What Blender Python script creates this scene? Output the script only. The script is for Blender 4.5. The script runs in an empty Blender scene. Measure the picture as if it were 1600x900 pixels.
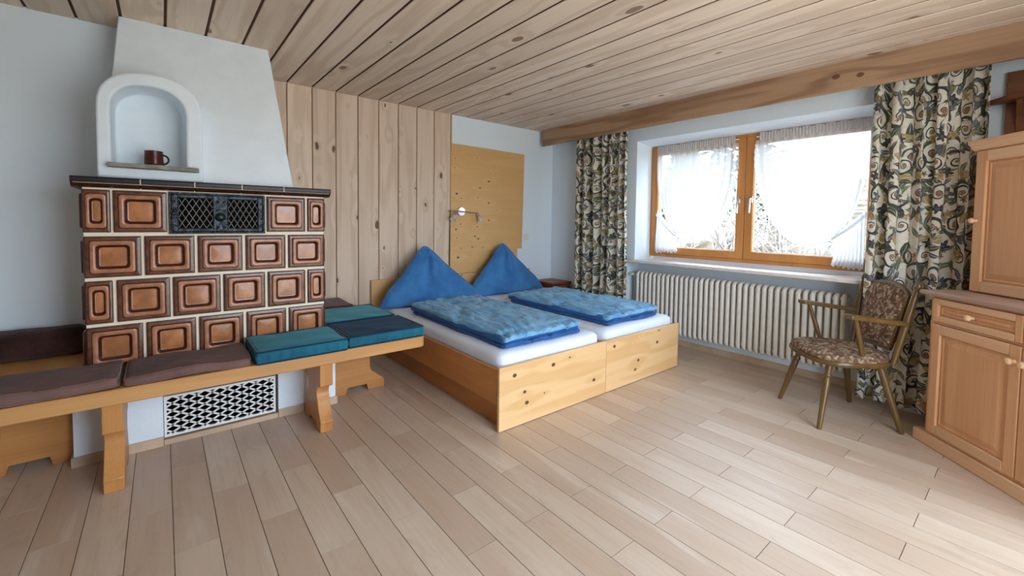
import bpy, bmesh, math, random
from mathutils import Vector, Matrix, noise
random.seed(7)
S = bpy.context.scene
COL = S.collection
PI = math.pi

# ------------------------------------------------------------------ helpers
def lin(c):
    def g(v):
        v /= 255.0
        return v/12.92 if v <= .04045 else ((v+.055)/1.055)**2.4
    return (g(c[0]), g(c[1]), g(c[2]), 1.0)

class MB:
    """collects geometry in world (or local) coordinates; build() links it as one mesh object"""
    def __init__(s): s.v=[]; s.f=[]; s.m=[]; s.r=[]; s.uv=None; s.rnd=0.0; s.mat=0
    def add(s, vs, fs, mat=None):
        o=len(s.v); s.v += [tuple(p) for p in vs]
        for f in fs:
            s.f.append([o+i for i in f]); s.m.append(s.mat if mat is None else mat); s.r.append(s.rnd)
        return s
    def box(s,x0,x1,y0,y1,z0,z1,mat=None):
        v=[(x,y,z) for z in (z0,z1) for y in (y0,y1) for x in (x0,x1)]
        return s.add(v,[(0,2,3,1),(4,5,7,6),(0,1,5,4),(2,6,7,3),(0,4,6,2),(1,3,7,5)],mat)
    def prism(s,pts,fn,a,b,mat=None):
        """pts 2d polygon, fn(p,q,t)->xyz, extruded from t=a to t=b"""
        n=len(pts)
        v=[fn(p[0],p[1],a) for p in pts]+[fn(p[0],p[1],b) for p in pts]
        f=[tuple(range(n)),tuple(range(2*n-1,n-1,-1))]+[(i,n+i,n+(i+1)%n,(i+1)%n) for i in range(n)]
        return s.add(v,f,mat)
    def tube(s,path,rad,n=10,cap=True,closed=False,mat=None):
        P=[Vector(p) for p in path]; m=len(P)
        R=[rad]*m if not hasattr(rad,'__len__') else rad
        v=[];f=[];prev=None
        for i in range(m):
            if closed: t=(P[(i+1)%m]-P[i-1])
            else: t=(P[min(i+1,m-1)]-P[max(i-1,0)])
            t.normalize()
            if prev is None:
                a=Vector((0,0,1)) if abs(t.z)<.9 else Vector((1,0,0))
                u=t.cross(a).normalized()
            else:
                u=(prev-t*prev.dot(t)).normalized()
            prev=u; w=t.cross(u)
            for k in range(n):
                an=2*PI*k/n
                v.append(P[i]+(u*math.cos(an)+w*math.sin(an))*R[i])
        for i in range(m if closed else m-1):
            j=(i+1)%m
            for k in range(n):
                f.append((i*n+k,i*n+(k+1)%n,j*n+(k+1)%n,j*n+k))
        if cap and not closed:
            f.append(tuple(range(n-1,-1,-1))); f.append(tuple(range((m-1)*n,m*n)))
        return s.add(v,f,mat)
    def lathe(s,prof,origin=(0,0,0),axis=(0,0,1),n=24,mat=None,caps=True):
        """prof: (r,h) along axis from origin"""
        ax=Vector(axis).normalized(); a=Vector((0,0,1)) if abs(ax.z)<.9 else Vector((1,0,0))
        u=ax.cross(a).normalized(); w=ax.cross(u); o=Vector(origin)
        v=[];f=[];m=len(prof)
        for r,h in prof:
            for k in range(n):
                an=2*PI*k/n
                v.append(o+ax*h+(u*math.cos(an)+w*math.sin(an))*r)
        for i in range(m-1):
            for k in range(n):
                f.append((i*n+k,i*n+(k+1)%n,(i+1)*n+(k+1)%n,(i+1)*n+k))
        if caps:
            f.append(tuple(range(n-1,-1,-1))); f.append(tuple(range((m-1)*n,m*n)))
        return s.add(v,f,mat)
    def grid(s,fn,nu,nv,uvfn=None,mat=None,wrapu=False):
        v=[fn(i/nu,j/nv) for j in range(nv+1) for i in range(nu+1)]
        f=[(j*(nu+1)+i,j*(nu+1)+i+1,(j+1)*(nu+1)+i+1,(j+1)*(nu+1)+i) for j in range(nv) for i in range(nu)]
        if uvfn:
            if s.uv is None: s.uv={}
            o=len(s.v)
            for j in range(nv+1):
                for i in range(nu+1): s.uv[o+j*(nu+1)+i]=uvfn(i/nu,j/nv)
        return s.add(v,f,mat)
    def rbox(s,x0,x1,y0,y1,z0,z1,r,n=8,puff=0,wob=None,mat=None):
        """rounded, optionally puffed box; wob(p)->offset vector"""
        c=Vector(((x0+x1)/2,(y0+y1)/2,(z0+z1)/2)); h=Vector(((x1-x0)/2,(y1-y0)/2,(z1-z0)/2))
        bm=bmesh.new(); bmesh.ops.create_cube(bm,size=2)
        bmesh.ops.subdivide_edges(bm,edges=bm.edges[:],cuts=n,use_grid_fill=True)
        idx={};vs=[]
        for i,vt in enumerate(bm.verts):
            p=vt.co.copy(); q=[]
            # warp so that the points crowd to the rim
            for k in range(3):
                t=p[k]; q.append(math.sin(t*PI/2)*.55+t*.45)
            full=Vector((q[0]*h.x,q[1]*h.y,q[2]*h.z))
            inn=Vector([max(-h[k]+r,min(h[k]-r,full[k])) for k in range(3)])
            d=full-inn
            if d.length>1e-9:
                d2=Vector((d.x,d.y,d.z)); d2.normalize(); full=inn+d2*r
            if puff:
                full.z*=1+puff*(1-q[0]**2)*(1-q[1]**2)
            w=c+full
            if wob: w=w+Vector(wob(w,q))
            idx[vt]=i; vs.append(w)
        fs=[[idx[v] for v in f.verts] for f in bm.faces]
        bm.free()
        return s.add(vs,fs,mat)
    def build(s,name,mats,parent=None,loc=None,bevel=0,seg=2,smooth=None,angle=35,sub=0,local=False,weld=False):
        if not isinstance(mats,(list,tuple)): mats=[mats]
        off=Vector((0,0,0))
        if not local:
            if parent is not None: off=world_of(parent)
            elif loc is not None: off=Vector(loc)
        me=bpy.data.meshes.new(name)
        me.from_pydata([Vector(p)-off for p in s.v],[],s.f)
        for m in mats: me.materials.append(m)
        me.polygons.foreach_set('material_index',s.m)
        at=me.attributes.new('rnd','FLOAT','FACE'); at.data.foreach_set('value',s.r)
        if s.uv is not None:
            ul=me.uv_layers.new(name='UVMap')
            for l in me.loops:
                ul.data[l.index].uv=s.uv.get(l.vertex_index,(0,0))
        me.update()
        bm=bmesh.new(); bm.from_mesh(me)
        if weld: bmesh.ops.remove_doubles(bm,verts=bm.verts,dist=1e-5)
        bmesh.ops.recalc_face_normals(bm,faces=bm.faces); bm.to_mesh(me); bm.free()
        o=bpy.data.objects.new(name,me); COL.objects.link(o)
        if parent is not None: o.parent=parent
        elif loc is not None: o.location=loc
        if smooth is None: smooth = bevel>0
        if smooth:
            me.polygons.foreach_set('use_smooth',[True]*len(me.polygons))
            if angle<179: me.set_sharp_from_angle(angle=math.radians(angle))
        if bevel:
            b=o.modifiers.new('bevel','BEVEL'); b.width=bevel; b.segments=seg; b.limit_method='ANGLE'; b.angle_limit=math.radians(40)
        if sub:
            b=o.modifiers.new('sub','SUBSURF'); b.levels=sub; b.render_levels=sub
        return o

def world_of(o):
    p=Vector(o.location); q=o.parent
    while q is not None:
        p=p+Vector(q.location); q=q.parent
    return p
def tag(o,label=None,cat=None,group=None,kind=None):
    if label: o['label']=label
    if cat: o['category']=cat
    if group: o['group']=group
    if kind: o['kind']=kind
    return o
def thing(name,label,cat,loc,rotz=0,group=None,kind=None):
    o=bpy.data.objects.new(name,None); COL.objects.link(o); o.empty_display_size=.1
    o.location=loc; o.rotation_euler=(0,0,rotz)
    return tag(o,label,cat,group,kind)
def struct(o): o['kind']='structure'; return o

# ------------------------------------------------------------------ node helpers
class NT:
    def __init__(s,name):
        s.m=bpy.data.materials.new(name); s.m.use_nodes=True; s.t=s.m.node_tree; s.t.nodes.clear()
        s.out=s.t.nodes.new('ShaderNodeOutputMaterial')
    def n(s,typ,**kw):
        nd=s.t.nodes.new(typ)
        for k,v in kw.items(): setattr(nd,k,v)
        return nd
    def link(s,a,b):
        if isinstance(a,X): a=a.s
        s.t.links.new(a,b)
    def setin(s,sock,v):
        if isinstance(v,X): s.t.links.new(v.s,sock)
        elif isinstance(v,bpy.types.NodeSocket): s.t.links.new(v,sock)
        else: sock.default_value=v
    def math(s,op,a,b=None,c=None,clamp=False):
        nd=s.n('ShaderNodeMath',operation=op); nd.use_clamp=clamp
        s.setin(nd.inputs[0],a)
        if b is not None: s.setin(nd.inputs[1],b)
        if c is not None: s.setin(nd.inputs[2],c)
        return X(s,nd.outputs[0])
    def vmath(s,op,a,b=None,out=0):
        nd=s.n('ShaderNodeVectorMath',operation=op)
        s.setin(nd.inputs[0],a)
        if b is not None: s.setin(nd.inputs[1],b)
        return X(s,nd.outputs[out])
    def xyz(s,v):
        nd=s.n('ShaderNodeSeparateXYZ'); s.setin(nd.inputs[0],v)
        return [X(s,o) for o in nd.outputs]
    def vec(s,x,y,z=0.0):
        nd=s.n('ShaderNodeCombineXYZ')
        for i,k in enumerate((x,y,z)): s.setin(nd.inputs[i],k)
        return X(s,nd.outputs[0])
    def obj(s): return X(s,s.n('ShaderNodeTexCoord').outputs['Object'])
    def uv(s): return X(s,s.n('ShaderNodeTexCoord').outputs['UV'])
    def attr(s,name='rnd'): return X(s,s.n('ShaderNodeAttribute',attribute_name=name).outputs['Fac'])
    def noise(s,v,scale=5,detail=3,rough=.5,dist=0,out='Fac'):
        nd=s.n('ShaderNodeTexNoise'); s.setin(nd.inputs['Vector'],v)
        nd.inputs['Scale'].default_value=scale; nd.inputs['Detail'].default_value=detail
        nd.inputs['Roughness'].default_value=rough; nd.inputs['Distortion'].default_value=dist
        return X(s,nd.outputs[out])
    def voro(s,v,scale=5,out='Distance',feature='F1',dim='3D',rand=1.0):
        nd=s.n('ShaderNodeTexVoronoi',feature=feature,voronoi_dimensions=dim); s.setin(nd.inputs['Vector'],v)
        nd.inputs['Scale'].default_value=scale; nd.inputs['Randomness'].default_value=rand
        return X(s,nd.outputs[out]), X(s,nd.outputs['Color'])
    def mix(s,f,a,b,mode='MIX'):
        nd=s.n('ShaderNodeMix',data_type='RGBA',blend_type=mode); nd.clamp_factor=True
        s.setin(nd.inputs['Factor'],f); s.setin(nd.inputs['A'] if False else nd.inputs[6],a); s.setin(nd.inputs[7],b)
        return X(s,nd.outputs[2])
    def ss(s,x,a,b):
        """smoothstep from a to b"""
        nd=s.n('ShaderNodeMapRange',interpolation_type='SMOOTHSTEP'); s.setin(nd.inputs[0],x)
        lo,hi=(a,b)
        if a<b:
            nd.inputs[1].default_value=a; nd.inputs[2].default_value=b; nd.inputs[3].default_value=0; nd.inputs[4].default_value=1
        else:
            nd.inputs[1].default_value=b; nd.inputs[2].default_value=a; nd.inputs[3].default_value=1; nd.inputs[4].default_value=0
        return X(s,nd.outputs[0])
    def bump(s,h,strength=.3,dist=.01):
        nd=s.n('ShaderNodeBump'); s.setin(nd.inputs['Height'],h)
        nd.inputs['Strength'].default_value=strength; nd.inputs['Distance'].default_value=dist
        return X(s,nd.outputs[0])
    def bsdf(s,color,rough=.5,normal=None,spec=.5,metal=0,coat=0,sheen=0,sheen_tint=None,sheen_rough=.5,trans=0,coat_rough=.1):
        nd=s.n('ShaderNodeBsdfPrincipled')
        s.setin(nd.inputs['Base Color'],color); s.setin(nd.inputs['Roughness'],rough)
        nd.inputs['Specular IOR Level'].default_value=spec; s.setin(nd.inputs['Metallic'],metal)
        nd.inputs['Coat Weight'].default_value=coat; nd.inputs['Coat Roughness'].default_value=coat_rough
        nd.inputs['Sheen Weight'].default_value=sheen; nd.inputs['Sheen Roughness'].default_value=sheen_rough
        if sheen_tint: nd.inputs['Sheen Tint'].default_value=sheen_tint
        nd.inputs['Transmission Weight'].default_value=trans
        if normal is not None: s.setin(nd.inputs['Normal'],normal)
        return X(s,nd.outputs[0])
    def done(s,sh):
        s.link(sh,s.out.inputs['Surface']); return s.m
class X:
    def __init__(s,t,sock): s.t=t; s.s=sock
    def __add__(s,o): return s.t.math('ADD',s,o)
    def __radd__(s,o): return s.t.math('ADD',s,o)
    def __sub__(s,o): return s.t.math('SUBTRACT',s,o)
    def __rsub__(s,o): return s.t.math('SUBTRACT',o,s)
    def __mul__(s,o): return s.t.math('MULTIPLY',s,o)
    def __rmul__(s,o): return s.t.math('MULTIPLY',s,o)
    def __truediv__(s,o): return s.t.math('DIVIDE',s,o)

def plain(name,c,rough=.6,spec=.5,metal=0,var=.0,scale=20,bump=0,bscale=60,coat=0,sheen=0):
    N=NT(name); o=N.obj(); base=lin(c); col=base
    if var:
        f=N.noise(o,scale,4); d=lin([v*(1-var) for v in c]); col=N.mix(N.ss(f,.3,.7),d,base)
    nor=None
    if bump: nor=N.bump(N.noise(o,bscale,4,.6),bump,.01)
    return N.done(N.bsdf(col,rough,nor,spec,metal,coat,sheen))

def wood(name,base,dark,axis=2,ring=34,ringamt=.5,knots=.0,kscale=2.6,kcol=None,rough=.5,spec=.35,streak=.35,tone=.25,explicit=None,coat=0,warp=1.0,kr=.085):
    """procedural softwood; axis = grain direction of the object's own axes"""
    N=NT(name); o=N.obj(); r=N.attr()
    rv=N.vec(r*13.7,r*7.3,r*29.1)
    p=N.vmath('ADD',o,rv)
    st=[1,1,1]; st[axis]=.10
    q=N.vmath('MULTIPLY',p,tuple(st))
    low=N.noise(q,5.0*warp,2,.5)
    kmask=None; ph=low*ring
    if knots>0:
        kst=[1,1,1]; kst[axis]=.55
        kp=N.vmath('MULTIPLY',p,tuple(kst))
        kp=N.vmath('ADD',kp,N.vmath('MULTIPLY',N.noise(p,9,2,out='Color'),(.03,.03,.03)))
        d,cc=N.voro(kp,kscale)
        cr=N.xyz(cc)[0]
        on=N.ss(cr,1-knots-.02,1-knots+.02)
        rr=d/(cr*cr*1.0+.25)
        kmask=N.ss(rr,kr,kr*.7)*on
        halo=N.ss(rr,kr*3.6,kr*.6)*on
        ph=ph+halo*5.0
    if explicit:
        for (pos,rad) in explicit:
            dv=N.vmath('SUBTRACT',o,pos)
            sc=[1,1,1]; sc[axis]=.75
            dd=N.vmath('LENGTH',N.vmath('MULTIPLY',dv,tuple(sc)),out=1)
            k=N.ss(dd,rad,rad*.65); sc2=[1,1,1]; sc2[axis]=.3
            d3=N.vmath('LENGTH',N.vmath('MULTIPLY',dv,tuple(sc2)),out=1)
            h=N.ss(d3,rad*4.5,0.0)
            ph=ph+h*3.2
            kmask=k if kmask is None else N.math('MAXIMUM',kmask,k)
    rings=N.math('SINE',ph*1.0)*.5+.5
    rings=N.ss(rings,.15,1.0)
    st2=[1,1,1]; st2[axis]=.025
    fine=N.noise(N.vmath('MULTIPLY',p,tuple(st2)),95,3,.6)
    f=N.math('MULTIPLY',rings,ringamt)+ (N.ss(fine,.35,.75)*streak)
    col=N.mix(f,lin(base),lin(dark))
    tn=N.noise(N.vec(r*91.0,r*33.0,0.5),1.0,1)
    big=N.noise(q,1.3,2)
    col=N.mix((N.ss(big,.3,.7)*.5+N.ss(tn,.35,.65)*.5)*tone,col,lin([v*.80 for v in dark]))
    if kmask is not None:
        col=N.mix(kmask*.9,col,lin(kcol or (70,42,26)))
    nor=N.bump(fine*.5+rings*.5,.06,.004)
    return N.done(N.bsdf(col,rough,nor,spec,coat=coat))

def fabric(name,c,c2=None,rough=.85,bump=.25,bscale=160,wr=0,wscale=9,sheen=.2,spec=.2,stint=None,wst=(1,1,1)):
    N=NT(name); o=N.obj()
    f=N.noise(o,6,4,.6); col=N.mix(N.ss(f,.3,.7),lin(c2 or [v*.85 for v in c]),lin(c))
    h=N.noise(o,bscale,2,.6)*.3
    if wr: h=h+N.noise(N.vmath('MULTIPLY',o,wst),wscale,3,.55,.8)*wr
    return N.done(N.bsdf(col,rough,N.bump(h,bump,.02),spec,sheen=sheen,sheen_tint=stint))

# ------------------------------------------------------------------ materials
M={}
M['plaster']=plain('white_plaster',(224,234,241),.9,.2,bump=.10,bscale=14)
M['hood_plaster']=plain('rough_white_plaster',(233,242,248),.9,.2,var=.03,scale=5,bump=.45,bscale=7)
M['wallboard']=wood('whitewashed_pine_boards',(234,212,190),(206,178,152),2,30,.5,knots=.8,kscale=7,kcol=(96,66,48),kr=.16,rough=.6,tone=.35,streak=.25)
M['ceilboard']=wood('whitewashed_pine_ceiling',(234,216,196),(204,180,156),1,30,.5,knots=.65,kscale=5.5,kcol=(132,104,82),kr=.15,rough=.6,tone=.35,streak=.25)
M['gap']=plain('dark_board_groove',(84,54,38),.9)
M['pelmet']=wood('pelmet_pine',(182,150,120),(142,108,82),1,26,.7,knots=.1,kscale=2.2,kcol=(104,68,44),rough=.5,explicit=[((-.006,-.62,.11),.022),((-.006,-.76,.09),.02)])
M['panel']=wood('honey_plywood',(222,178,120),(202,154,96),0,16,.3,explicit=[((x-3.0,-.012,z-.71),r) for x,z,r in [(2.987, 1.765, 0.0117), (2.862, 1.682, 0.0104), (2.549, 1.602, 0.0143), (2.609, 1.554, 0.0078), (2.833, 1.57, 0.0078), (2.988, 1.514, 0.0117), (3.11, 1.431, 0.0065), (2.991, 1.311, 0.0117), (2.605, 1.264, 0.0091), (2.543, 1.205, 0.0117), (2.83, 1.235, 0.0091), (2.798, 1.125, 0.0117), (2.845, 1.093, 0.0117), (2.461, 1.041, 0.0091), (2.556, 1.105, 0.0065), (2.763, 1.002, 0.0104), (2.61, 0.991, 0.0065), (2.909, 0.989, 0.0065), (2.462, 0.956, 0.0091), (2.573, 0.889, 0.0156), (2.77, 1.542, 0.0052), (2.523, 1.989, 0.0065), (2.516, 1.887, 0.0065), (2.996, 1.768, 0.0104), (2.864, 1.685, 0.0091), (2.817, 2.019, 0.0065), (3.156, 1.944, 0.0065), (2.636, 1.95, 0.0052), (3.055, 1.898, 0.0052), (2.76, 2.083, 0.0052)]],kcol=(96,58,30),rough=.42,streak=.2,tone=.2)
M['bench']=wood('orange_bench_pine',(208,156,98),(180,124,70),0,18,.4,rough=.38,streak=.25,tone=.2,knots=.1)
M['benchleg']=wood('orange_bench_pine_upright',(200,140,80),(166,104,54),2,18,.45,rough=.38,streak=.25,tone=.2,knots=.12)
M['bedside']=wood('golden_bed_pine',(198,136,76),(168,106,52),1,16,.35,rough=.4,knots=.3,kscale=2.4,kcol=(92,48,24),streak=.2)
M['headwood']=wood('golden_headboard_pine',(228,186,132),(206,156,98),0,16,.35,rough=.4,knots=.25,kscale=3,kcol=(92,48,24),streak=.2)
M['cab']=wood('limed_pine_cabinet',(222,172,128),(192,138,94),2,14,.35,rough=.5,knots=.2,kscale=4.5,kcol=(120,72,40),streak=.3,tone=.2)
M['cabh']=wood('limed_pine_cabinet_rail',(228,188,150),(202,156,114),0,14,.35,rough=.5,streak=.3,tone=.2)
M['worktop']=wood('greyed_worktop_wood',(190,160,140),(156,124,108),0,14,.4,rough=.45)
M['chairwood']=wood('varnished_chair_beech',(118,88,44),(78,54,24),2,14,.4,rough=.3,spec=.5,tone=.3)
M['redwood']=wood('reddish_nightstand_wood',(150,84,52),(112,56,34),0,16,.4,rough=.4)
M['darkshelf']=wood('brown_shelf_wood',(136,86,52),(100,58,34),1,16,.4,rough=.5)
M['winwood']=wood('orange_window_wood',(208,144,82),(180,116,60),2,14,.35,rough=.38,streak=.25)
M['skirt']=plain('beige_tile_skirting',(206,178,150),.5,var=.1,scale=8)
M['grout']=plain('cream_grout',(246,232,208),.85)
M['gl_dark']=plain('dark_brown_glaze',(120,74,52),.24,.5,var=.3,scale=26)
M['gl_edge']=plain('deep_brown_glaze',(78,38,24),.24,.5,var=.2,scale=30)
M['gl_mid']=plain('chestnut_glaze',(184,124,92),.24,.5,var=.15,scale=18)
M['gl_in']=plain('amber_glaze',(194,126,80),.2,.5,var=.2,scale=14)
M['cornice']=plain('black_brown_glaze',(34,27,29),.38,.35,var=.2)
M['iron']=plain('black_cast_iron',(66,72,78),.36,.6,metal=.8,var=.5,scale=40,bump=.6,bscale=45)
M['black']=plain('black_void',(9,9,11),.95,.1)
M['wmetal']=plain('white_enamel',(236,236,232),.4)
M['radiator']=plain('radiator_enamel',(226,222,212),.35,var=.03)
M['slab']=plain('grey_stone_slab',(156,152,142),.8,var=.3,scale=14,bump=.5,bscale=30)
M['mug']=plain('brown_glazed_stoneware',(92,38,26),.24,.35,var=.25,scale=22)
M['mugin']=plain('dark_mug_inside',(60,26,20),.2)
M['brown']=fabric('brown_suede',(100,66,57),(82,53,46),bump=.5,wr=1.2,wscale=7,sheen=.12)
M['brownside']=fabric('taupe_suede_border',(128,98,90),(110,82,76),bump=.3,sheen=.15)
M['brownblack']=fabric('dark_brown_plush',(78,52,46),(50,32,30),rough=1,spec=.05,bump=.8,wr=1.4,wscale=22,sheen=.2)
M['redbrown']=fabric('red_brown_plush',(104,48,38),(70,32,28),rough=1,spec=.05,bump=.8,wr=1.4,wscale=24,sheen=.3)
M['teal']=fabric('teal_velvet',(26,104,124),(18,84,106),rough=.7,bump=.35,wr=.8,wscale=9,sheen=.4,stint=(.3,.8,.9,1))
M['tealtop']=fabric('dusty_teal_velvet',(30,98,112),(44,112,122),rough=.7,bump=.35,wr=.8,wscale=9,sheen=.4,stint=(.3,.8,.9,1))
M['teal_sheen']=fabric('dark_sheen_teal_velvet',(20,36,56),(14,26,44),rough=.8,bump=.35,wr=.8,wscale=9,sheen=.15,stint=(.3,.6,.9,1))  # same teal velvet, its dark sheen put into the colour
M['tealpipe']=fabric('dark_teal_piping',(14,54,78),bump=.1)
M['sheet']=fabric('pale_blue_white_sheet',(230,238,248),(220,230,245),bump=.25,wr=.8,wscale=5,sheen=.1,wst=(1,.6,1))
M['blue']=fabric('blue_seersucker',(128,182,218),(88,150,198),rough=.8,bump=.55,wr=2.2,wscale=14,sheen=.15,wst=(1,.45,1))
M['bluedark']=fabric('blue_cotton',(66,126,180),(50,104,162),rough=.8,bump=.45,wr=2.0,wscale=6,sheen=.15)
M['chrome']=plain('brushed_chrome',(215,215,215),.22,metal=1)
M['darkchrome']=plain('dark_chrome',(110,104,100),.3,metal=1)
M['cable']=plain('brown_cable',(70,44,32),.6)
M['wplastic']=plain('ivory_plastic',(222,218,204),.45)
M['bark']=plain('pale_bare_bark',(190,178,166),.9,var=.3)
M['trunk']=plain('brown_bark',(110,90,72),.9,var=.3)
M['leaf']=plain('dull_conifer_green',(78,108,80),.9,.2,var=.4,scale=6)
M['hill']=plain('leaf_litter_slope',(116,102,84),.95,.1,var=.5,scale=3,bump=1,bscale=6)
M['rock']=plain('grey_rock',(178,172,162),.9,.2,var=.3,scale=6,bump=.6,bscale=9)
M['knobwood']=plain('pale_turned_pine',(232,190,146),.4,var=.1)

def mat_floor():
    N=NT('wood_look_floor_tiles'); o=N.obj(); r=N.attr()
    p=N.vmath('ADD',o,N.vec(r*31.0,r*57.0,r*13.0))
    q=N.vmath('MULTIPLY',p,(1,.14,1))
    n1=N.noise(q,7,3,.55,.4); n2=N.noise(N.vmath('MULTIPLY',p,(1,.05,1)),60,3,.6)
    n3=N.noise(N.vmath('MULTIPLY',p,(1,.3,1)),11,4,.6,1.2)
    tn=N.noise(N.vec(r*91.0,r*47.0,.3),1.0,1)
    col=N.mix(N.ss(tn,.34,.66),lin((192,169,148)),lin((208,189,169)))
    col=N.mix(N.ss(n1,.44,.72)*.5,col,lin((186,158,134)))
    col=N.mix(N.ss(n3,.56,.74)*.42,col,lin((168,150,132)))
    col=N.mix(N.ss(n1,.42,.28)*.45,col,lin((224,212,196)))
    col=N.mix(N.ss(n2,.45,.8)*.22,col,lin((160,130,104)))
    rg=n3*.15+.27
    return N.done(N.bsdf(col,rg,N.bump(n2,.04,.002),.45))
M['floor']=mat_floor()
M['floorgrout']=plain('floor_grout',(150,130,110),.85)

def mat_glass(name='window_glass'):
    N=NT(name)
    a=N.n('ShaderNodeBsdfTransparent'); a.inputs[0].default_value=(.76,.78,.78,1)
    b=N.n('ShaderNodeBsdfGlossy'); b.inputs['Roughness'].default_value=.02
    mx=N.n('ShaderNodeMixShader'); mx.inputs[0].default_value=.06
    N.t.links.new(a.outputs[0],mx.inputs[1]); N.t.links.new(b.outputs[0],mx.inputs[2])
    N.t.links.new(mx.outputs[0],N.out.inputs[0]); return N.m
M['glass']=mat_glass()
def mat_sheer(name,opac,w=.84):
    N=NT(name); uv=N.uv()
    u,v,_=N.xyz(uv)
    th=N.noise(N.vec(u*60.0,v*2.0,0.0),2.0,3,.6)
    a=N.n('ShaderNodeBsdfTransparent')
    d=N.n('ShaderNodeBsdfDiffuse'); d.inputs[0].default_value=(w,w,w,1)
    t=N.n('ShaderNodeBsdfTranslucent'); t.inputs[0].default_value=(.54,.54,.545,1)
    m1=N.n('ShaderNodeMixShader'); m1.inputs[0].default_value=.6
    N.t.links.new(d.outputs[0],m1.inputs[1]); N.t.links.new(t.outputs[0],m1.inputs[2])
    m2=N.n('ShaderNodeMixShader'); N.setin(m2.inputs[0],N.math('ADD',th*.3,opac-.15,clamp=True))
    N.t.links.new(a.outputs[0],m2.inputs[1]); N.t.links.new(m1.outputs[0],m2.inputs[2])
    N.t.links.new(m2.outputs[0],N.out.inputs[0]); return N.m
M['sheer']=mat_sheer('white_sheer_voile',.84)
M['sheerdense']=mat_sheer('white_gathered_voile',1.02,.95)
M['lace']=mat_sheer('white_lace_edging',.82)
def mat_frost():
    N=NT('frosted_lamp_glass')
    t=N.n('ShaderNodeBsdfTranslucent'); t.inputs[0].default_value=(.9,.88,.84,1)
    g=N.bsdf(lin((232,228,220)),.3)
    m=N.n('ShaderNodeMixShader'); m.inputs[0].default_value=.5
    N.link(g,m.inputs[1]); N.t.links.new(t.outputs[0],m.inputs[2]); N.t.links.new(m.outputs[0],N.out.inputs[0]); return N.m
M['frost']=mat_frost()

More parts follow.
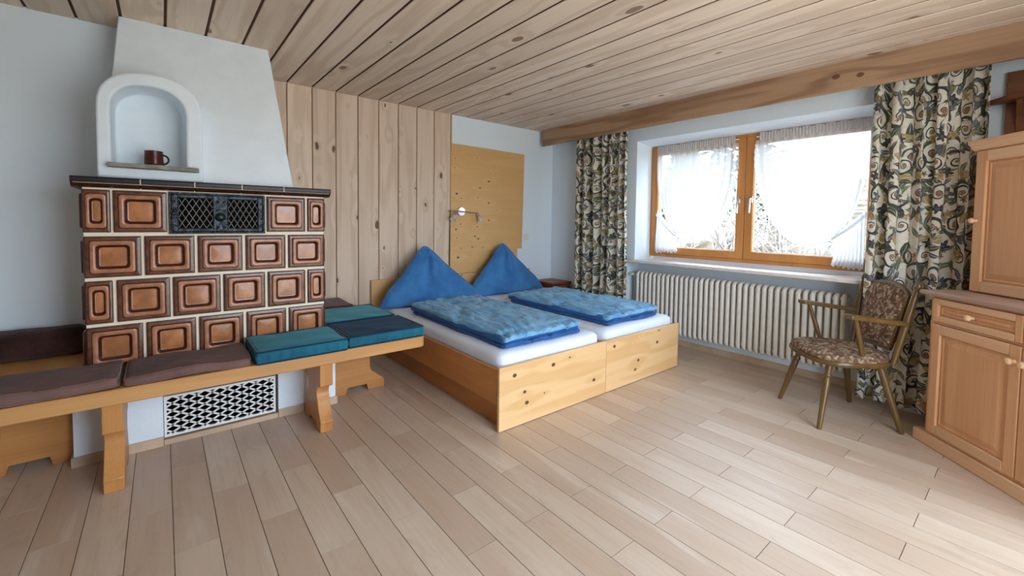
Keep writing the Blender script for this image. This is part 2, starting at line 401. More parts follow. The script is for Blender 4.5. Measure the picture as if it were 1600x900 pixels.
def mat_floral(name):
    """cream cloth with scrolling stems, slate flowers, olive leaves and tan buds; UV in metres"""
    N=NT(name); uv=N.uv()
    wob=N.noise(uv,9,2,.5,out='Color')
    uv=N.vmath('ADD',uv,N.vmath('MULTIPLY',N.vmath('SUBTRACT',wob,(.5,.5,.5)),(.05,.05,0)))
    uv0=uv; uv=N.vmath('MULTIPLY',uv,(.72,.72,1))
    def cells(cw,ch,ox,oy,seed,stag=True):
        u,v,_=N.xyz(uv)
        v2=(v+oy)/ch; row=N.math('FLOOR',v2)
        u2=(u+ox)/cw
        if stag: u2=u2+N.math('MODULO',row,2.0)*.5
        cu=N.math('FLOOR',u2); fx=(u2-cu-.5)*cw; fy=(v2-row-.5)*ch
        wn=N.n('ShaderNodeTexWhiteNoise',noise_dimensions='3D'); N.setin(wn.inputs['Vector'],N.vec(cu,row,seed))
        rc=N.xyz(X(N,wn.outputs['Color']))
        return fx,fy,rc
    def rot(x,y,a):
        c=N.math('COSINE',a); s=N.math('SINE',a)
        return x*c-y*s, x*s+y*c
    base=lin((240,235,222)); col=N.mix(N.ss(N.noise(uv,30,3),.35,.7)*.35,base,lin((206,192,166)))
    OL=lin((88,92,76)); SL=lin((104,108,120)); TN=lin((186,164,116)); BR=lin((166,134,110)); GR=lin((116,128,106)); DK=lin((78,76,78))
    # leaves, three sizes
    for (cw,ch,ox,oy,seed,a,b,c) in ((.085,.075,.0,.0,1.3,.036,.0125,GR),(.10,.095,.04,.03,2.7,.045,.015,OL),(.075,.085,.02,.05,5.1,.030,.011,SL),(.115,.10,.07,.02,8.8,.03,.016,TN),(.09,.08,.05,.05,14.2,.042,.011,OL),(.10,.09,.02,.06,19.4,.038,.012,GR)):
        x,y,rc=cells(cw,ch,ox,oy,seed)
        x,y=rot(x,y,rc[0]*6.28)
        y=y+x*x*(rc[1]-.5)*22.0
        e=(x/a)*(x/a); w=(1.0-e)*b
        k=N.ss(N.math('ABSOLUTE',y)-w,.0012,-.0012)*N.ss(rc[2],.33,.35)
        vein=N.ss(N.math('ABSOLUTE',y),.0006,.0016)
        col=N.mix(k*(vein*.7+.3),col,c)
    # scrolls
    for (cw,ch,ox,oy,seed,R0,c,fill) in ((.17,.19,.0,.0,11.0,.078,OL,BR),(.13,.15,.09,.08,17.0,.055,DK,TN)):
        x,y,rc=cells(cw,ch,ox,oy,seed)
        x=x*(N.ss(rc[1],.49,.51)*2.0-1.0)
        x,y=rot(x,y,rc[0]*6.28)
        r=N.math('SQRT',x*x+y*y); th=N.math('ARCTAN2',y,x)/6.2832
        pitch=R0/1.75
        g=N.math('LOGARITHM',r/R0,2.71828)/1.15-th; fr=N.math('ABSOLUTE',N.math('FRACT',g+10.0)-.5)
        k=N.ss(fr,.135,.105)*N.ss(r,R0,R0*.97)*N.ss(rc[2],.28,.3)
        core=N.ss(r,R0*.22,R0*.18)
        lite=N.ss(r,R0*.72,R0*.6)
        col=N.mix(lite*.85*N.ss(rc[2],.28,.3),col,base)
        col=N.mix(core*N.ss(rc[2],.28,.3),col,fill); col=N.mix(k,col,c)
    # flowers
    for (cw,ch,ox,oy,seed,R0,c,c2) in ((.19,.21,.10,.11,23.0,.036,SL,TN),(.15,.17,.03,.13,29.0,.026,DK,SL),(.16,.18,.06,.04,31.0,.024,TN,BR),(.12,.13,.02,.09,37.0,.014,BR,OL)):
        x,y,rc=cells(cw,ch,ox,oy,seed)
        r=N.math('SQRT',x*x+y*y); th=N.math('ARCTAN2',y,x)
        pet=N.math('COSINE',th*5.0+rc[0]*6.28)*(.26*R0)+.74*R0
        k=N.ss(r-pet,.001,-.001)*N.ss(rc[1],.12,.14)
        col=N.mix(k,col,c); col=N.mix(N.ss(r,R0*.32,R0*.24)*k,col,c2)
    sh=N.bsdf(col,.9,N.bump(N.noise(uv,400,2),.1,.002),.15,sheen=.1)
    t=N.n('ShaderNodeBsdfTranslucent'); N.setin(t.inputs[0],col)
    m=N.n('ShaderNodeMixShader'); m.inputs[0].default_value=.22
    N.link(sh,m.inputs[1]); N.t.links.new(t.outputs[0],m.inputs[2]); N.t.links.new(m.outputs[0],N.out.inputs[0]); return N.m
M['floral']=mat_floral('floral_curtain_cloth')

def mat_uphol():
    N=NT('floral_tapestry'); o=N.obj()
    o2=N.vmath('ADD',o,N.vmath('MULTIPLY',N.noise(o,14,2,out='Color'),(.05,.05,.05)))
    d,c=N.voro(o2,62); cr,cg,cb=N.xyz(c)
    col=N.mix(N.ss(cr,.3,.7),lin((124,98,76)),lin((178,156,132)))
    col=N.mix(N.ss(cg,.62,.68),col,lin((128,84,70)))
    col=N.mix(N.ss(cb,.74,.78),col,lin((196,178,152)))
    col=N.mix(N.ss(N.noise(o,22,4),.5,.66)*.75,col,lin((64,46,34)))
    col=N.mix(N.ss(d,.22,.5)*.5,col,lin((96,74,54)))
    return N.done(N.bsdf(col,.9,N.bump(N.noise(o,220,2),.3,.004),.15))
M['uphol']=mat_uphol()

# ------------------------------------------------------------------ dimensions
ZC=2.466; YB=4.15; XW=4.055; YL=3.67; XS=.60; XR=-2.8; YR=-.95
NX=4.275  # window frame / niche depth

# ------------------------------------------------------------------ floor
mb=MB(); g=.0016; PW,PL=.1465,.704
mb.box(XR,4.32,YR,YB,-.05,-.004,1)
for k in range(-20,31):
    x0=.014+k*PW; x1=x0+PW
    if x1<=XR or x0>=4.32: continue
    ph=.648 if k%2==0 else .648-.352
    j=-4
    while True:
        y0=ph+j*PL; y1=y0+PL; j+=1
        if y1<=YR: continue
        if y0>=YB: break
        a,b=max(x0,XR)+g,min(x1,4.32)-g; c,d=max(y0,YR)+g,min(y1,YB)-g
        if b-a<.005 or d-c<.005: continue
        mb.rnd=random.random()
        mb.add([(a,c,0),(b,c,0),(b,d,0),(a,d,0),(a,c,-.005),(b,c,-.005),(b,d,-.005),(a,d,-.005)],[(0,1,2,3),(0,4,5,1),(1,5,6,2),(2,6,7,3),(3,7,4,0)],0)
struct(mb.build('floor',[M['floor'],M['floorgrout']]))

# ------------------------------------------------------------------ ceiling boards
mb=MB(); BW=.2035; X0=.849
mb.box(XR,4.32,YR,YB+.1,ZC+.009,ZC+.10,1)
for k in range(-19,18):
    a=X0+k*BW; b=a+BW
    if b<=XR or a>=4.32: continue
    a=max(a,XR); b=min(b,4.32); c=.007
    mb.rnd=random.random(); y0,y1=YR,(YB if a>.5 else YL+.3)
    y1=YB
    pr=[(a+c,ZC+.012),(a+c,ZC+.004),(a+c+.004,ZC),(b-c-.004,ZC),(b-c,ZC+.004),(b-c,ZC+.012)]
    mb.prism(pr,lambda p,q,t:(p,t,q),y0,y1,0); mb.m[-6]=1; mb.m[-2]=1; mb.m[-1]=1
struct(mb.build('ceiling',[M['ceilboard'],M['gap']]))

# ------------------------------------------------------------------ walls
struct(MB().box(XS,4.4,YB,YB+.2,0,ZC+.05).build('wall_back',M['plaster']))
mb=MB(); mb.box(XR-.2,XS,YL,YB+.2,0,ZC+.05); struct(mb.build('wall_left',M['plaster'],bevel=.012))
# window wall with opening and radiator niche
WY0,WY1=.765,2.79          # window opening at frame
OY0,OY1=.735,2.83          # room-side opening, slightly splayed
ZS=.90; ZT=2.193; ZF=2.148
mb=MB()
xo=4.5
mb.box(XW,xo,OY1+.115,YB+.2,0,ZC+.05)       # left pier
mb.box(XW,xo,YR-.2,OY0-.115,0,ZC+.05)       # right pier
mb.box(XW,xo,OY0-.115,OY0,ZS-.03,ZC+.05)
mb.box(XW,xo,OY1,OY1+.115,ZS-.03,ZC+.05)
mb.box(XW,xo,OY0,OY1,ZT,ZC+.05)
mb.box(NX,xo,OY0-.115,OY1+.115,0,ZS-.03)    # niche back
mb.box(NX+.075,xo,OY0,OY1,ZS-.03,.94)
# splayed reveals: wedges
mb.prism([(XW+.002,OY1),(xo,OY1),(xo,WY1),(NX,WY1)],lambda p,q,t:(p,q,t),ZS-.03,ZT)
mb.prism([(XW+.002,OY0),(xo,OY0),(xo,WY0),(NX,WY0)],lambda p,q,t:(p,q,t),ZS-.03,ZT)
mb.prism([(XW+.002,ZT),(xo,ZT),(xo,ZF),(NX,ZF)],lambda p,q,t:(p,t,q),OY0,OY1)
struct(mb.build('wall_right',M['plaster']))
struct(MB().box(XR-.2,XR,YR-.2,YL+.2,-.05,ZC+.05).build('wall_side',M['plaster']))
# wall behind the viewer with a glazed terrace door
DX0,DX1,DZ=.45,2.8,2.3
mb=MB(); mb.box(XR-.2,DX0,YR-.2,YR,0,ZC+.05); mb.box(DX1,XW+.4,YR-.2,YR,0,ZC+.05); mb.box(DX0,DX1,YR-.2,YR,DZ,ZC+.05)
struct(mb.build('wall_rear',M['plaster']))
d1=thing('door_1',None,None,((DX0+DX1)/2,YR-.1,0)); struct(d1)
mb=MB()
for a,b in ((DX0,DX0+.07),((DX0+DX1)/2-.05,(DX0+DX1)/2+.05),(DX1-.07,DX1)): mb.box(a,b,YR-.14,YR-.06,0,DZ)
mb.box(DX0+.07,DX1-.07,YR-.14,YR-.06,DZ-.07,DZ); mb.box(DX0+.07,DX1-.07,YR-.14,YR-.06,0,.08)
mb.build('door_frame',M['winwood'],d1)
MB().box(DX0+.07,DX1-.07,YR-.103,YR-.097,.08,DZ-.07).build('pane',M['glass'],d1)

# board cladding on the back wall
mb=MB()
mb.box(XS,2.495,YB-.010,YB-.001,0,ZC-.002,1)
edges=[X0+BW*k for k in range(-2,9)]
for i,a in enumerate(edges[:-1]):
    b=edges[i+1]; a2=max(a,XS)
    c=.0035; mb.rnd=random.random()
    pr=[(a2+c,YB-.006),(a2+c,YB-.014),(a2+c+.004,YB-.018),(b-c-.004,YB-.018),(b-c,YB-.014),(b-c,YB-.006)]
    mb.prism(pr,lambda p,q,t:(p,q,t),0,ZC-.002,0)
mb.rnd=.41; mb.box(edges[-1]+.003,2.497,YB-.019,YB-.006,0,ZC-.002,0)
w=struct(mb.build('wall_back_cladding',[M['wallboard'],plain('brown_wall_groove',(112,76,54),.9)]))

# baseboards
struct(MB().box(NX-.012,NX-.0005,OY0-.11,OY1+.11,0,.06).build('baseboard_right',M['skirt']))
struct(MB().box(2.5,XW,YB-.012,YB,0,.06).build('baseboard_back',M['skirt']))

# ------------------------------------------------------------------ window
win=thing('window_1',None,None,(NX,(WY0+WY1)/2,.937)); struct(win)
XF0,XF1=NX,NX+.07; ZB=.937
mb=MB()
fw=.032
mb.box(XF0,XF1,WY0,WY0+fw,ZB,ZF); mb.box(XF0,XF1,WY1-fw,WY1,ZB,ZF)
mb.box(XF0,XF1,WY0+fw,WY1-fw,ZB,ZB+fw); mb.box(XF0,XF1,WY0+fw,WY1-fw,ZF-fw+.006,ZF)
mb.build('frame',M['winwood'],win,bevel=.003)
ymid=(WY0+WY1)/2
def sash(y0,y1,hy):
    x0,x1=XF0-.012,XF1-.012; w=.072; z0,z1=ZB+fw+.002,ZF-fw+.004
    mb=MB(); mb.box(x0,x1,y0,y0+w,z0,z1); mb.box(x0,x1,y1-w,y1,z0,z1); mb.box(x0,x1,y0+w,y1-w,z0,z0+w); mb.box(x0,x1,y0+w,y1-w,z1-w,z1)
    s=mb.build('sash',M['winwood'],win,bevel=.005)
    mb=MB(); e=.006
    for (a,b,c,d) in ((y0+w,y0+w+e,z0+w,z1-w),(y1-w-e,y1-w,z0+w,z1-w),(y0+w,y1-w,z0+w,z0+w+e),(y0+w,y1-w,z1-w-e,z1-w)): mb.box(x0+.018,x0+.026,a,b,c,d)
    mb.build('glazing_seal',M['wplastic'],s)
    MB().box(x0+.03,x0+.036,y0+w,y1-w,z0+w,z1-w).build('pane',M['glass'],s)
    mb=MB(); mb.rbox(x0-.008,x0,hy-.014,hy+.014,1.50,1.565,.004,3)
    mb.tube([(x0-.004,hy,1.54),(x0-.038,hy,1.54),(x0-.042,hy,1.525),(x0-.042,hy,1.41)],[.008,.008,.0095,.008],10)
    mb.build('handle',M['chrome'],s,smooth=True)
sash(ymid+.003,WY1-fw+.008,ymid+.045); sash(WY0+fw-.008,ymid-.003,ymid-.062)
# sill board
mb=MB(); mb.box(3.985,NX+.04,OY0-.09,OY1+.09,ZS-.03,ZS); struct(tag(mb.build('window_sill',plain('pale_stone_sill',(232,226,220),.3,var=.05),bevel=.006)))

# pelmet board above the window
mb=MB(); mb.box(3.784,3.808,YR+.01,4.067,2.262,ZC-.001)
tag(mb.build('pelmet_board',M['pelmet'],loc=(3.79,1.6,2.262),bevel=.003),'long pine pelmet board under the ceiling above window and curtains','pelmet')
mb=MB(); mb.box(3.87,3.90,YR+.02,4.06,2.37,2.39); mb.box(3.93,3.96,YR+.02,4.06,2.37,2.39); mb.box(3.862,3.968,YR+.02,4.06,2.39,ZC-.001)
struct(mb.build('trim_1',M['wmetal']))

# ------------------------------------------------------------------ floral curtains
def curtain(name,label,y0,y1,z0,z1,xc,nf,amp,seed,cloth):
    rnd=random.Random(seed)
    ph=[rnd.uniform(-.35,.35) for _ in range(nf+2)]; am=[rnd.uniform(.65,1.15) for _ in range(nf+2)]
    def X_(u,v):
        t=u*nf; i=int(t); fr=t-i
        a=am[i]*(1-fr)+am[i+1]*fr; p=ph[i]*(1-fr)+ph[i+1]*fr
        s=math.sin(2*PI*(t+p*.6))
        s=math.copysign(abs(s)**.75,s)
        top=1-.55*max(0,(v-.93)/.07)
        return amp*a*s*top*(1+.18*math.sin(3*v+i*1.7))
    def P(u,v):
        y=y0+(y1-y0)*u
        sh=.012*math.sin(2*PI*(u*nf)*2+1.0)*(1-.3*v)
        sway=.018*math.sin(v*4+seed)*(1-v)
        return (xc+X_(u,v)+.01*math.sin(v*6+u*9),y+sh+sway,z0+(z1-z0)*v+.006*math.sin(u*nf*6.28)*(1-v))
    mb=MB(); mb.grid(P,nf*16,40,lambda u,v:(u*cloth,v*(z1-z0)))
    o=mb.build(name,M['floral'],loc=(xc,(y0+y1)/2,z0),smooth=True,angle=180)
    so=o.modifiers.new('thick','SOLIDIFY'); so.thickness=.002
    # pleat tape at the head
    return tag(o,label,'curtain',None)
curtain('floral_curtain','floral scroll curtain hanging left of the window, between bed corner and radiator',2.845,3.55,.04,2.365,3.905,6,.042,3,1.5)
curtain('floral_curtain','floral scroll curtain hanging right of the window behind the wooden armchair',.225,.777,.065,2.365,3.92,5,.042,8,1.25)

# ------------------------------------------------------------------ sheer curtains
def sheer(label,side,yo,yi,ztop,Q,inner,outer,tail,tie):
    """threads run from the heading to the tie point; the free edge bows down"""
    base=thing('sheer_curtain',label,'curtain',(4.215,(yo+yi)/2,Q[1]),0,None)
    nf=13
    def thread(u):
        T=(yo+(yi-yo)*u, ztop-.05)
        # control points blend from straight outer edge to bowed inner edge
        a=u**1.15
        c1=(outer[0][0]*(1-a)+inner[0][0]*a, outer[0][1]*(1-a)+inner[0][1]*a)
        c2=(outer[1][0]*(1-a)+inner[1][0]*a, outer[1][1]*(1-a)+inner[1][1]*a)
        e=(Q[0]+(.03*(u-.5))*(1 if yi<yo else -1)*-1*.3, Q[1]+.03*(.5-u))
        return T,c1,c2,e
    def P(u,v):
        T,c1,c2,e=thread(u); t=1-v
        b0,b1,b2,b3=(1-t)**3,3*t*(1-t)**2,3*t*t*(1-t),t**3
        y=T[0]*b0+c1[0]*b1+c2[0]*b2+e[0]*b3; z=T[1]*b0+c1[1]*b1+c2[1]*b2+e[1]*b3
        x=4.222+.010*math.sin(u*nf*2*PI)*(1-.5*t)-.012*math.sin(PI*t)
        return (x,y,z)
    mb=MB(); mb.grid(P,nf*10,36,lambda u,v:(u,v)); mb.build('drape',M['sheer'],base,smooth=True,angle=180)
    def Hd(u,v):
        return (4.222+.008*math.sin(u*34*2*PI),yo+(yi-yo)*u,ztop-.055+.075*v+.004*math.sin(u*60))
    mb=MB(); mb.grid(Hd,280,3,lambda u,v:(u,v)); mb.build('gathered_heading',M['sheerdense'],base,smooth=True,angle=180)
    # lace edging: ruffle following the free edge
    def L(u,v):
        p=Vector(P(1.0,1-u)); q=Vector(P(1.0,max(0,1-u-.01))); 
        t=(q-p); t=t.normalized() if t.length>1e-7 else Vector((0,0,-1))
        nrm=Vector((0,-t.z,t.y)); 
        if (nrm.y*(yi-yo))<0 and u<.5: nrm=-nrm
        if u>=.5:
            if nrm.z>0 and abs(nrm.z)>abs(nrm.y): nrm=-nrm
            elif abs(nrm.z)<=abs(nrm.y) and nrm.y*(yi-yo)<0: nrm=-nrm
        w=.026*(1+.25*abs(math.sin(u*70)))
        return tuple(p+nrm*w*v+Vector((.004*math.sin(u*160)*v,0,0)))
    mb=MB(); mb.grid(L,160,2,lambda u,v:(u*7,v)); mb.build('lace_edging',M['lace'],base,smooth=True,angle=180)
    # tail below the tie
    (ta,tb,tz)=tail
    def Tl(u,v):
        ty=tie[0]+(Q[0]-tie[0])*u; tz_=tie[1]+(Q[1]-tie[1])*u+.035*(1-u)+.012
        by=ta+(tb-ta)*u; bz=tz+.010*math.sin(u*40)+.02*(u-.5)
        k=v**1.3
        bul=.02*math.sin(PI*v)*(1 if tb>ta else -1)*(-u)
        return (4.228+.012*math.sin(u*8*2*PI)*(1-v*.6),by*(1-k)+ty*k+bul,bz*(1-v)+tz_*v)
    mb=MB(); mb.grid(Tl,100,14,lambda u,v:(u*.5,v)); mb.build('tail',M['sheerdense'],base,smooth=True,angle=180)
    # tieback band
    mb=MB()
    def Tb(u,v):
        y=tie[0]+(Q[0]-tie[0])*u; z=tie[1]+(Q[1]-tie[1])*u-.012*math.sin(PI*u)
        return (4.202-.006*math.sin(u*3),y,z+.034*(v-.5)*(1-.3*u))
    mb.grid(Tb,20,3,lambda u,v:(u,v)); mb.build('tieback',M['sheerdense'],base,smooth=True,angle=180)
    mb=MB(); mb.tube([(4.232,yo+.01*(1 if yo>yi else -1),ztop-.012),(4.232,yi-.03*(1 if yo>yi else -1),ztop-.012)],.005,8)
    mb.build('curtain_rod',M['wmetal'],base,smooth=True)
sheer('white sheer curtain on the left casement, tied back to the left',-1,2.685,1.862,2.115,(2.43,1.165),((1.80,1.62),(1.98,1.02)),((2.68,1.75),(2.66,1.42)),(2.69,2.42,.99),(2.672,1.40))
sheer('white sheer curtain on the right casement, tied back to the right',1,.835,1.648,2.115,(1.07,1.19),((1.70,1.60),(1.42,.98)),((.84,1.75),(.86,1.42)),(.86,1.075,.965),(.862,1.38))

# ------------------------------------------------------------------ radiator
rad=thing('radiator','long cream column radiator under the window behind the armchair','radiator',(4.15,1.9,.10))
first=None; n=37; ry0,ry1=.945,2.815
for i in range(n):
    y=ry0+(ry1-ry0)*i/(n-1)
    if first is None:
        mb=MB(); r=.0185; zt,zb=.772,.142
        def loop(x0,x1):
            P=[]; rr=.03
            for cx,cz,a0 in ((x1-rr,zt-r-rr,0),(x0+rr,zt-r-rr,90),(x0+rr,zb+r+rr,180),(x1-rr,zb+r+rr,270)):
                for k in range(5):
                    a=math.radians(a0+90*k/4); P.append((cx+rr*math.cos(a),y,cz+rr*math.sin(a)))
            return P
        mb.tube(loop(4.105,4.215),r,10,closed=True)
        mb.tube([(4.16,y,zb+r),(4.16,y,zt-r)],r,10)
        for z in (zb+.05,zt-.05): mb.tube([(4.16,y-.0253,z),(4.16,y+.0253,z)],.021,10)
        first=mb.build('section',M['radiator'],rad,smooth=True,angle=60); y00=y
    else:
        c=first.copy(); COL.objects.link(c); c.parent=rad; c.location=(0,y-y00,0)
mb=MB(); mb.tube([(4.16,ry1+.02,.722),(4.16,ry1+.085,.722)],.013,12); mb.tube([(4.16,ry1+.075,.722),(4.12,ry1+.075,.728),(4.08,ry1+.075,.728)],[.016,.017,.017],14)
mb.tube([(4.16,ry1+.075,.722),(4.16,ry1+.075,.02),(4.16,ry1+.075,-.001)],.009,10)
mb.build('valve',M['radiator'],rad,smooth=True)
for y in (1.2,2.0,2.6):
    mb=MB(); mb.box(4.17,NX,y+.02,y+.03,.16,.18); mb.box(4.17,NX,y+.02,y+.03,.70,.72); mb.box(NX-.006,NX,y+.015,y+.035,.15,.73)
    mb.build('wall_bracket',M['radiator'],rad)

# ------------------------------------------------------------------ tiled stove
TX0,TX1,TY=-.317,.857,3.08
stove=thing('tiled_stove','brown glazed tile stove under a white plaster hood on the left','stove',(.27,3.4,0))
mb=MB(); mb.box(TX0+.004,TX1-.004,TY+.008,YL-.004,.40,1.455)
mb.box(XS+.01,TX1-.004,YL-.004,YB-.03,.40,1.455)
mb.build('grout_core',M['grout'],stove)
tiles=MB()
def rrect(a,b,c,d,r,k=3):
    P=[]
    for cx,cz,a0 in ((b-r,d-r,0),(a+r,d-r,90),(a+r,c+r,180),(b-r,c+r,270)):
        for i in range(k+1):
            an=math.radians(a0+90*i/k); P.append((cx+r*math.cos(an),cz+r*math.sin(an)))
    return P
def tile(a,b,c,d,fn):
    """fn(s,z,h): s along the face, h out of it"""
    w=b-a; kx=min(1.0,(w*.5-.012)/.066)
    rings=[(0,-.0085,.003),(.002,.003,.004),(.006,.005,.006),(.021,.005,.010),(.0245,.015,.012),(.029,.0175,.014),(.041,.0175,.016),(.046,.014,.016),(.054,-.004,.014),(.059,-.0062,.012),(.066,-.0055,.008)]
    mats=[1,1,0,1,2,2,2,1,1,3]
    prev=None
    for i,(ins,h,r) in enumerate(rings):
        ix=ins*kx
        P=rrect(a+ix,b-ix,c+ins,d-ins,min(r,(w/2-ix)*.9))
        vs=[fn(p[0],p[1],h) for p in P]; o=len(tiles.v); tiles.v+=vs; n=len(P)
        if prev is not None:
            for k in range(n):
                tiles.f.append([prev+k,prev+(k+1)%n,o+(k+1)%n,o+k]); tiles.m.append(mats[i-1]); tiles.r.append(tiles.rnd)
        prev=o
    c0=len(tiles.v); tiles.v.append(fn((a+b)/2,(c+d)/2,-.0045))
    for k in range(n):
        tiles.f.append([prev+k,prev+(k+1)%n,c0]); tiles.m.append(3); tiles.r.append(tiles.rnd)
front=lambda s,z,h:(s,TY-h,z)
rowz=[(1.214,1.438),(.978,1.195),(.736,.962),(.496,.72)]
r0=[(-.316,-.209),(-.200,.022),(.511,.737),(.750,.857)]
r1=[(-.315,-.090),(-.078,.144),(.157,.380),(.395,.618),(.632,.856)]
r2=[(-.314,-.208),(-.194,.030),(.040,.266),(.278,.500),(.513,.735),(.749,.857)]
for row,(c,d) in zip((r0,r1,r2,r1),rowz):
    for a,b in row: tile(a,b,c,d,front)
right=lambda s,z,h:(TX1+h-.004,s,z); left=lambda s,z,h:(TX0-h+.004,s,z)
for i,(c,d) in enumerate(rowz):
    ys=[(3.092,3.31),(3.322,3.54),(3.552,3.77),(3.782,4.0)] if i%2 else [(3.092,3.195),(3.207,3.425),(3.437,3.655),(3.667,3.885),(3.897,4.0)]
    for a,b in ys:
        tile(a,b,c,d,right)
        if b<YL: tile(a,b,c,d,left)
tiles.build('tiles',[M['gl_dark'],M['gl_edge'],M['gl_mid'],M['gl_in']],stove,smooth=True,angle=50)
# cornice
mb=MB(); CX0,CX1,CY=-.352,.888,3.035
prof=[(CY+.055,1.446),(CY+.034,1.449),(CY+.022,1.456),(CY+.012,1.466),(CY+.002,1.472),(CY,1.480),(CY,1.493),(CY+.006,1.500),(YL-.004,1.500),(YL-.004,1.446)]
cuts=[CX0,-.086,.148,.377,.604,CX1]
for a,b in zip(cuts[:-1],cuts[1:]):
    a2=a+(.003 if a!=CX0 else 0); b2=b-(.003 if b!=CX1 else 0)
    n=len(prof); o=len(mb.v)
    mb.prism(prof,lambda p,q,t:(t,p,q),a2,b2,0)
    for k in (0,1,2): mb.m[-n+k]=1
mb.box(CX0+.01,CX1-.01,CY+.006,YL-.01,1.468,1.497,2)
mb.box(XS+.01,CX1,YL,YB-.03,1.446,1.5,0)
mb.build('cornice',[M['cornice'],M['gl_edge'],M['grout']],stove,smooth=True,angle=30)
# iron hot-air door
door=MB(); fy=TY-.012
a0,a1,b0,b1=.031,.501,1.205,1.441
door.box(a0,a1,TY-.004,TY+.004,b0,b1,1)
for (x0,x1,z0,z1) in ((a0,.072,b0,b1),(.234,.306,b0,b1),(.462,a1,b0,b1),(.072,.234,b0,1.238),(.072,.234,1.408,b1),(.306,.462,b0,1.238),(.306,.462,1.408,b1)):
    door.box(x0,x1,fy,TY-.003,z0,z1,0)
dob=door.build('oven_door',[M['iron'],M['black']],stove,bevel=.002)
orn=MB()
def rope(p,q,r,k):
    P=Vector(p);Q=Vector(q);n=int((Q-P).length/.006)
    orn.tube([P.lerp(Q,i/n) for i in range(n+1)],[r*(1+.35*math.sin(i*PI*.66)) for i in range(n+1)],8)
for (x0,x1) in ((a0+.014,.268),(.272,a1-.014)):
    for z in (b0+.012,b1-.012): rope((x0,fy-.002,z),(x1,fy-.002,z),.0045,0)
for x in (a0+.012,a1-.012): rope((x,fy-.002,b0+.012),(x,fy-.002,b1-.012),.0045,0)
for (x0,x1) in ((.072,.234),(.306,.462)):
    for z in (1.236,1.410): rope((x0,fy-.001,z),(x1,fy-.001,z),.003,0)
    for x in (x0-.001,x1+.001): rope((x,fy-.001,1.236),(x,fy-.001,1.410),.003,0)
for k in range(4):
    for x in (.255,.287):
        z=1.24+.05*k; orn.tube([(x+.010*math.cos(t*.7)*(1-t/12),fy-.003,z+.010*math.sin(t*.7)*(1-t/12)) for t in range(12)],.0024,6)
for x in (.052,.482):
    for k in range(4):
        z=1.25+.045*k; orn.tube([(x+.009*math.cos(t*.7)*(1-t/12),fy-.003,z+.010*math.sin(t*.7)*(1-t/12)) for t in range(12)],.0022,6)
orn.build('scroll_relief',M['iron'],dob,smooth=True)
lat=MB()
for (x0,x1,z0,z1) in ((.072,.234,1.238,1.408),(.306,.462,1.238,1.408)):
    nx=5; dx=(x1-x0)/nx; nz=3; dz=(z1-z0)/nz
    for sgn in (1,-1):
        for k in range(-nz,nx+nz+1):
            # line x = x0 + dx*(k + sgn*(z-z0)/dz)
            pts=[]
            steps=40
            for i in range(steps+1):
                z=z0+(z1-z0)*i/steps; x=x0+dx*(k+sgn*(z-z0)/dz*1.0)
                if x0<=x<=x1: pts.append((x,fy+.004,z))
            if len(pts)>2: lat.tube([pts[0],pts[-1]],.0021,6)
lat.build('lattice',plain('worn_grey_lattice',(150,150,146),.4,metal=.6),dob,smooth=True)
kn=MB()
kn.lathe([(.006,0),(.008,.012),(.016,.016),(.020,.022),(.016,.028),(.006,.032)],(.268,fy,1.303),(0,-1,0),18)
kn.tube([(.268+.022*math.cos(t),fy-.006,1.303+.022*math.sin(t)) for t in [i*2*PI/20 for i in range(20)]],.004,8,closed=True)
kn.build('knob',M['iron'],dob,smooth=True)
hg=MB(); hg.tube([(.054+.014*math.cos(t),fy-.006,1.331+.020*math.sin(t)) for t in [i*2*PI/20 for i in range(20)]],.0035,8,closed=True)
hg.lathe([(.007,0),(.007,.008),(.003,.012)],(.054,fy,1.331),(0,-1,0),12)
hg.build('latch',M['iron'],dob,smooth=True)
# hood
def hoodpt(x,z):   # front face y at height z
    t=(z-1.5)/(ZC-1.5); return 3.115+(3.445-3.115)*t
mb=MB()
def HP(u,v):
    z=1.5+(ZC-1.5)*v
    x0=-.245+(-.178+.245)*v; x1=.674+(.595-.674)*v
    x=x0+(x1-x0)*u
    n=noise.noise(Vector((x*4,z*4,3)))*.004
    a_=(x+.0385)/.183; zc_=1.86; top_=.182
    inside = abs(a_)<1 and (z<zc_ or ((z-zc_)/top_)**2.2+abs(a_)**2.2<1)
    return (x,3.36 if inside else hoodpt(x,z)+n,z)
nu,nv=72,72
mb.grid(HP,nu,nv)
bl=[HP(0,j/nv) for j in range(nv+1)]; br=[HP(1,j/nv) for j in range(nv+1)]
for side in (bl,br):
    o=len(mb.v); mb.v+=[p for p in side]+[(p[0],YL-.004,p[2]) for p in side]
    for j in range(nv): mb.f.append([o+j,o+j+1,o+nv+1+j+1,o+nv+1+j]); mb.m.append(0); mb.r.append(0)
mb.add([HP(0,0),HP(1,0),(HP(1,0)[0],YL-.004,1.5),(HP(0,0)[0],YL-.004,1.5)],[(0,1,2,3)])
mb.build('hood',M['hood_plaster'],stove,weld=True,bevel=.012,smooth=True,angle=40)
# arched niche surround standing proud of the hood
NY=3.09
def arch(xl,xr,zb,zs,zt,n=20):
    """closed outline: bottom-left, up, over, down"""
    c=(xl+xr)/2; a=(xr-xl)/2; P=[(xl,zb)]
    for i in range(n+1):
        t=PI-PI*i/n
        ct,st=math.cos(t),math.sin(t)
        P.append((c+a*math.copysign(abs(ct)**.85,ct),zs+(zt-zs)*abs(st)**.85))
    P.append((xr,zb)); return P
out=arch(-.257,.192,1.5,1.87,2.078); inn=arch(-.202,.115,1.582,1.86,2.008)
mb=MB(); n=len(out)
